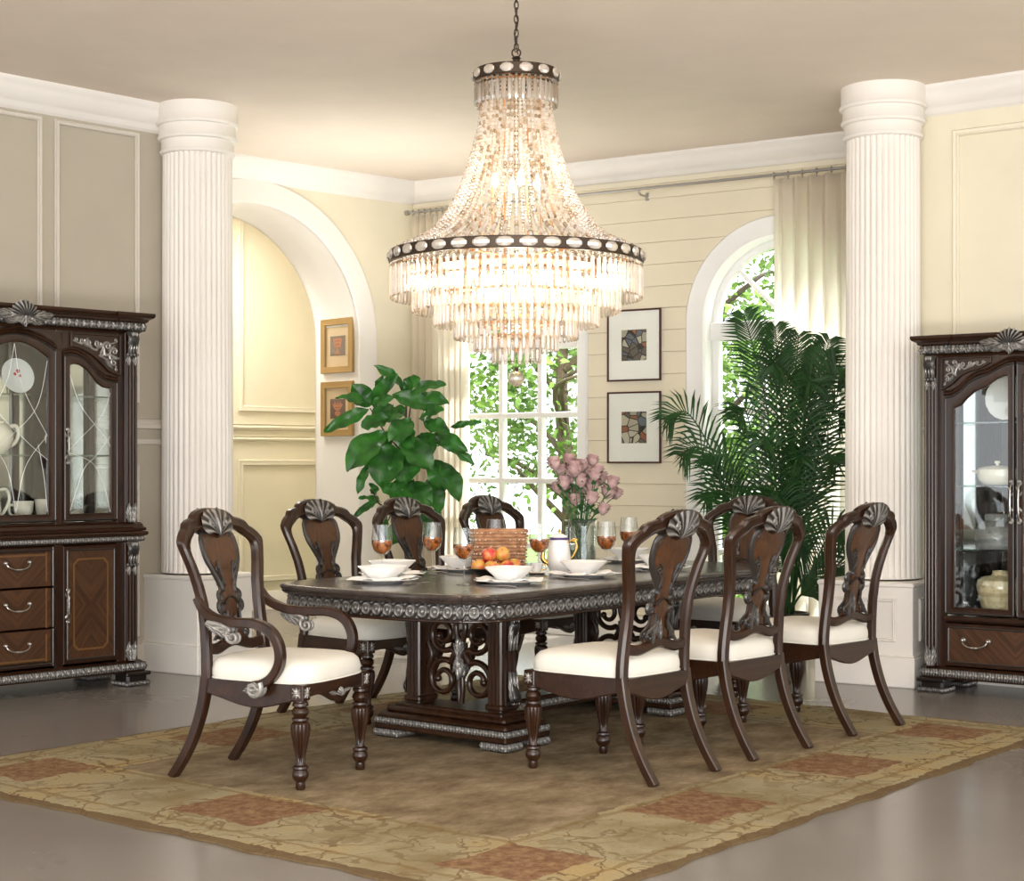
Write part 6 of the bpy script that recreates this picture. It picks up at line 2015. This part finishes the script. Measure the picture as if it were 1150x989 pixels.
for r_ in range(12):
    t0 = (r_+.5)/12
    pts = [bpt(k/144, t0, .004*math.sin(k*PI/3+(r_ % 2)*PI)) for k in range(144)]
    m.tube(pts, .0085, 6, closed=True, flat=.8)
m.build('woven_body', MAT['wicker'], bk, angle=None)
m = MB(); m.tube([bpt(k/96, 1.0, .001) for k in range(96)], .008, 8, closed=True); m.build('rim', MAT['wicker'], bk)
m = MB()
for k in range(24):
    for r_ in range(1, 12, 2):
        p = bpt(k/24+.01*(r_ % 4), (r_+.5)/12, .010); m.sphere(p, .0032, 6, 5)
m.build('studs', MAT['china_cream'], bk)
# coffee pot
cp = thing('coffee_pot', 'white porcelain coffee pot with gold handle and spout and purple lid band', 'coffee pot'); cp.location = T(.104, .006); cp.rotation_euler = (0, 0, R(-8))
m = MB(); m.lathe([(0, 0), (.045, 0), (.048, .005), (.058, .03), (.062, .07), (.056, .12), (.047, .165), (.046, .178), (0, .178)], 36); b_ = m.build('body', MAT['china'], cp)
m = MB(); m.lathe([(.046, .168), (.0485, .170), (.0485, .178), (.044, .182)], 36, cap=False); m.build('rim_band', MAT['purple'], cp)
m = MB(); m.lathe([(.045, .180), (.040, .190), (.02, .200), (0, .204)], 28); m.build('lid', MAT['china'], cp)
m = MB(); m.lathe([(0, .202), (.006, .204), (.010, .214), (.004, .224), (0, .226)], 14); m.build('lid_knob', MAT['gold'], cp)
m = MB(); m.tube(catmull([(.046, 0, .155), (.078, 0, .168), (.092, 0, .130), (.074, 0, .085), (.06, 0, .07)], 7), .006, 8); m.spiral(lambda a, b, c: (a, c, b), (.080, .165), .012, .004, 0, R(400), .005, .003, n=14); m.build('handle', MAT['gold'], cp)
m = MB(); m.tube(catmull([(-.055, 0, .045), (-.085, 0, .07), (-.082, 0, .12), (-.100, 0, .165)], 7), lambda t: .015*(1-.55*t), 12); m.build('spout', MAT['gold'], cp)
m = MB(); m.lathe([(.047, .0), (.050, .003), (.048, .007)], 36, cap=False); m.build('foot_band', MAT['gold'], cp)
sc_ = thing('saucer', 'gold rimmed white saucer beside the coffee pot', 'saucer'); sc_.location = T(-.075, .015)
m = MB(); m.lathe([(0, 0), (.035, 0), (.06, .009), (.058, .011), (.033, .004), (0, .004)], 36); m.build('dish', MAT['china'], sc_); m = MB(); m.tube([(.059*math.cos(TAU*k/36), .059*math.sin(TAU*k/36), .0105) for k in range(36)], .0014, 6, closed=True); m.build('gold_rim', MAT['gold'], sc_)
kc = thing('coffee_cup', 'small white cup with gold handle on the saucer', 'cup'); kc.location = T(-.075, .015, TZ+.005); kc.rotation_euler = (0, 0, R(-20))
m = MB(); m.lathe([(0, 0), (.018, 0), (.020, .004), (.028, .02), (.032, .052), (.030, .052), (.026, .022), (0, .008)], 28); m.build('body', MAT['china'], kc)
m = MB(); m.tube(catmull([(.030, 0, .042), (.05, 0, .046), (.05, 0, .024), (.027, 0, .016)], 6), .003, 8); m.build('handle', MAT['gold'], kc)
# vase with roses
vs_ = T(.537, .184)
va = thing('glass_vase', 'clear cylindrical glass vase of pink roses on the table', 'vase'); va.location = vs_
m = MB()
m.lathe([(0, 0), (.070, 0), (.078, .006), (.080, .02), (.079, .13), (.080, .225), (.086, .255), (.083, .257), (.075, .225), (.073, .13), (.074, .03), (0, .024)], 16)
m.build('glass', MAT['vase_glass'], va, smooth=False)
m = MB()
for k in range(16):
    a = TAU*k/16; m.tube([(.081*math.cos(a), .081*math.sin(a), .01), (.081*math.cos(a), .081*math.sin(a), .22)], .0035, 6)
m.tube([(.085*math.cos(TAU*k/32), .085*math.sin(TAU*k/32), .255) for k in range(32)], .003, 6, closed=True); m.build('cut_ribs', MAT['vase_glass'], va)
glassy('water', (.90, .94, .92), .04)
m = MB(); m.lathe([(0, .026), (.0715, .028), (.0715, .12), (0, .12)], 24); m.build('water', MAT['water'], va)
YV = vs_.y; SV = YV/1850
RO = [(622, 521, 9), (630, 530, 9), (640, 518, 9), (645, 527, 10), (652, 524, 9), (666, 518, 8), (633, 543, 9), (627, 548, 8), (641, 552, 9), (652, 540, 9), (660, 530, 8), (667, 534, 8), (665, 546, 9), (675, 537, 9), (687, 542, 8), (646, 562, 8), (654, 555, 8), (664, 560, 9), (683, 553, 10), (693, 555, 8), (677, 572, 8), (657, 548, 8), (671, 528, 7), (640, 536, 9)]
rs_ = thing('rose', 'pink rose on a green stem in the clear glass vase', 'rose', group='pink roses in the glass vase')
def bloom():
    m = MB(); r = 1.0
    m.sphere((0, 0, .1), (.36, .36, .80), 10, 8)
    for lay, (n, rad, h) in enumerate(((3, .50, .78), (4, .66, .70), (5, .82, .55))):
        for k in range(n):
            a0 = TAU*(k+.35*lay)/n
            def fn(s, t):
                a = a0+(s-.5)*TAU/n*1.35
                z = -.85+1.75*t*(h/.70); rr = rad*(math.sin(min(PI*.62, t*PI*.62+.12)))*(1+.02*math.sin(s*5)) + (.30*(t-.80)/.20 if t > .80 else 0)
                rr *= 1+.05*(s-.5)
                z += -.12*abs(s-.5)*2*t
                return (rr*math.cos(a), rr*math.sin(a), z)
            m.grid(fn, 6, 6)
    return m
mbm = bloom()
for i, (px, py, rr) in enumerate(RO):
    o = rs_
    tipd = ((i*37) % 11-5)/5*.09
    hp = Vector(((px-575)*SV-vs_.x, tipd, 1.34+(520-py)*SV-TZ))
    if i > 0:
        o = bpy.data.objects.new('rose', None); C.objects.link(o); tag(o, rs_['label'], 'rose', rs_['group'])
    o.location = vs_
    q = MB(); M_ = Matrix.Translation(hp) @ Matrix.Rotation(math.atan2(hp.x, hp.z)*.9, 4, 'Y') @ Matrix.Scale(rr*SV*.95, 4)
    q.M = M_; q.add(mbm.v, mbm.f); q.build('bloom', MAT['rose_pink'], o, angle=None)
    a = TAU*i/24; rr0 = .04
    foot = Vector((rr0*math.cos(a), rr0*math.sin(a), .035)); neck = Vector((max(-.05, min(.05, hp.x*.35)), hp.y*.35, .24))
    q = MB(); pth = catmull([foot, neck, hp*.82+neck*.18, hp-Vector((0, 0, .025))], 6); q.tube(pth, .0026, 6)
    for k in range(6):
        p = pth[6+2*k]; dv = Vector((math.cos(i+k*2.1), math.sin(i+k*2.1), .55)).normalized(); q.leaf_relief(p, dv.cross(Vector((0, 0, 1))), dv, (0, 0, 1), .028, .055, nribs=1, th=.003, nu=6, nv=6)
    q.leaf_relief(hp-Vector((0, 0, .03)), (1, 0, 0), (.2, -.4, 1), (0, -1, 0), .02, .035, nribs=1, th=.003, nu=6, nv=6)
    q.build('stem', MAT['rose_green'], o, angle=None)

# ------------------------------------------------------------------ light
sc = bpy.context.scene
w = bpy.data.worlds.new('world'); sc.world = w; w.use_nodes = True
nt = w.node_tree; bg = nt.nodes['Background']; bg.inputs[0].default_value = (.94, .97, 1.0, 1); bg.inputs[1].default_value = 2.6
sun = lamp('sun', 'SUN', (6, 20, 10), 9.0, (1, .95, .88), angle=R(4))
d = Vector((-.36, -.54, -.78)); sun.rotation_euler = d.to_track_quat('-Z', 'Y').to_euler()
sc.view_settings.view_transform = 'Standard'; sc.view_settings.look = 'None'; sc.view_settings.gamma = 1; sc.view_settings.use_curve_mapping = False
fl = lamp('fill_behind_camera', 'AREA', (0.5, -1.6, 2.0), 190, (1, .985, .96), shape='RECTANGLE', size=9.0, size_y=2.6)  # fill lamp added behind the camera; no window stands there
fl.rotation_euler = (R(84), 0, 0)
fr = lamp('fill_overhead_front', 'AREA', (0.3, 3.2, 3.60), 110, (1, .97, .93), shape='RECTANGLE', size=6.0, size_y=2.0)  # unseen lamp added overhead to brighten seats and tops; not a fixture
fr.rotation_euler = (R(22), 0, 0)
up = lamp('fill_upward_front', 'AREA', (0.0, 0.5, .25), 560, (1, .965, .92), shape='RECTANGLE', size=5.0, size_y=1.6)  # added upward fill, out of frame, to lift the ceiling
up.rotation_euler = (R(180-28), 0, 0)
ua = lamp('fill_upward_alcove', 'AREA', (-1.1, 12.0, 2.3), 22, (1, .97, .93), shape='DISK', size=1.8)  # lamp without a fixture, added for the bright spot on the alcove ceiling
ua.rotation_euler = (R(180), 0, 0)
for i, s_ in enumerate((.98, 3.28)):
    p = Vector(WW[0]) + rotz(WW[1]) @ Vector((s_, 1.1, 4.5))
    dl = lamp('daylight_fill', 'AREA', p, 700, (1, .98, .95), shape='RECTANGLE', size=1.6, size_y=1.4)  # added lamps above the windows, out of view, boosting daylight on the curtains
    dd = (rotz(WW[1]) @ Vector((0, -1.15, -2.9))).normalized(); dl.rotation_euler = dd.to_track_quat('-Z', 'Y').to_euler()
hp_ = Vector(AW[0]) + rotz(AW[1]) @ Vector((.6, 1.2, 3.6))
hl = lamp('hall_fill', 'AREA', hp_, 75, (1, .96, .90), shape='DISK', size=.9)  # lamp added to keep the hall bright; no fixture is modelled
sc.view_settings.exposure = 0.13
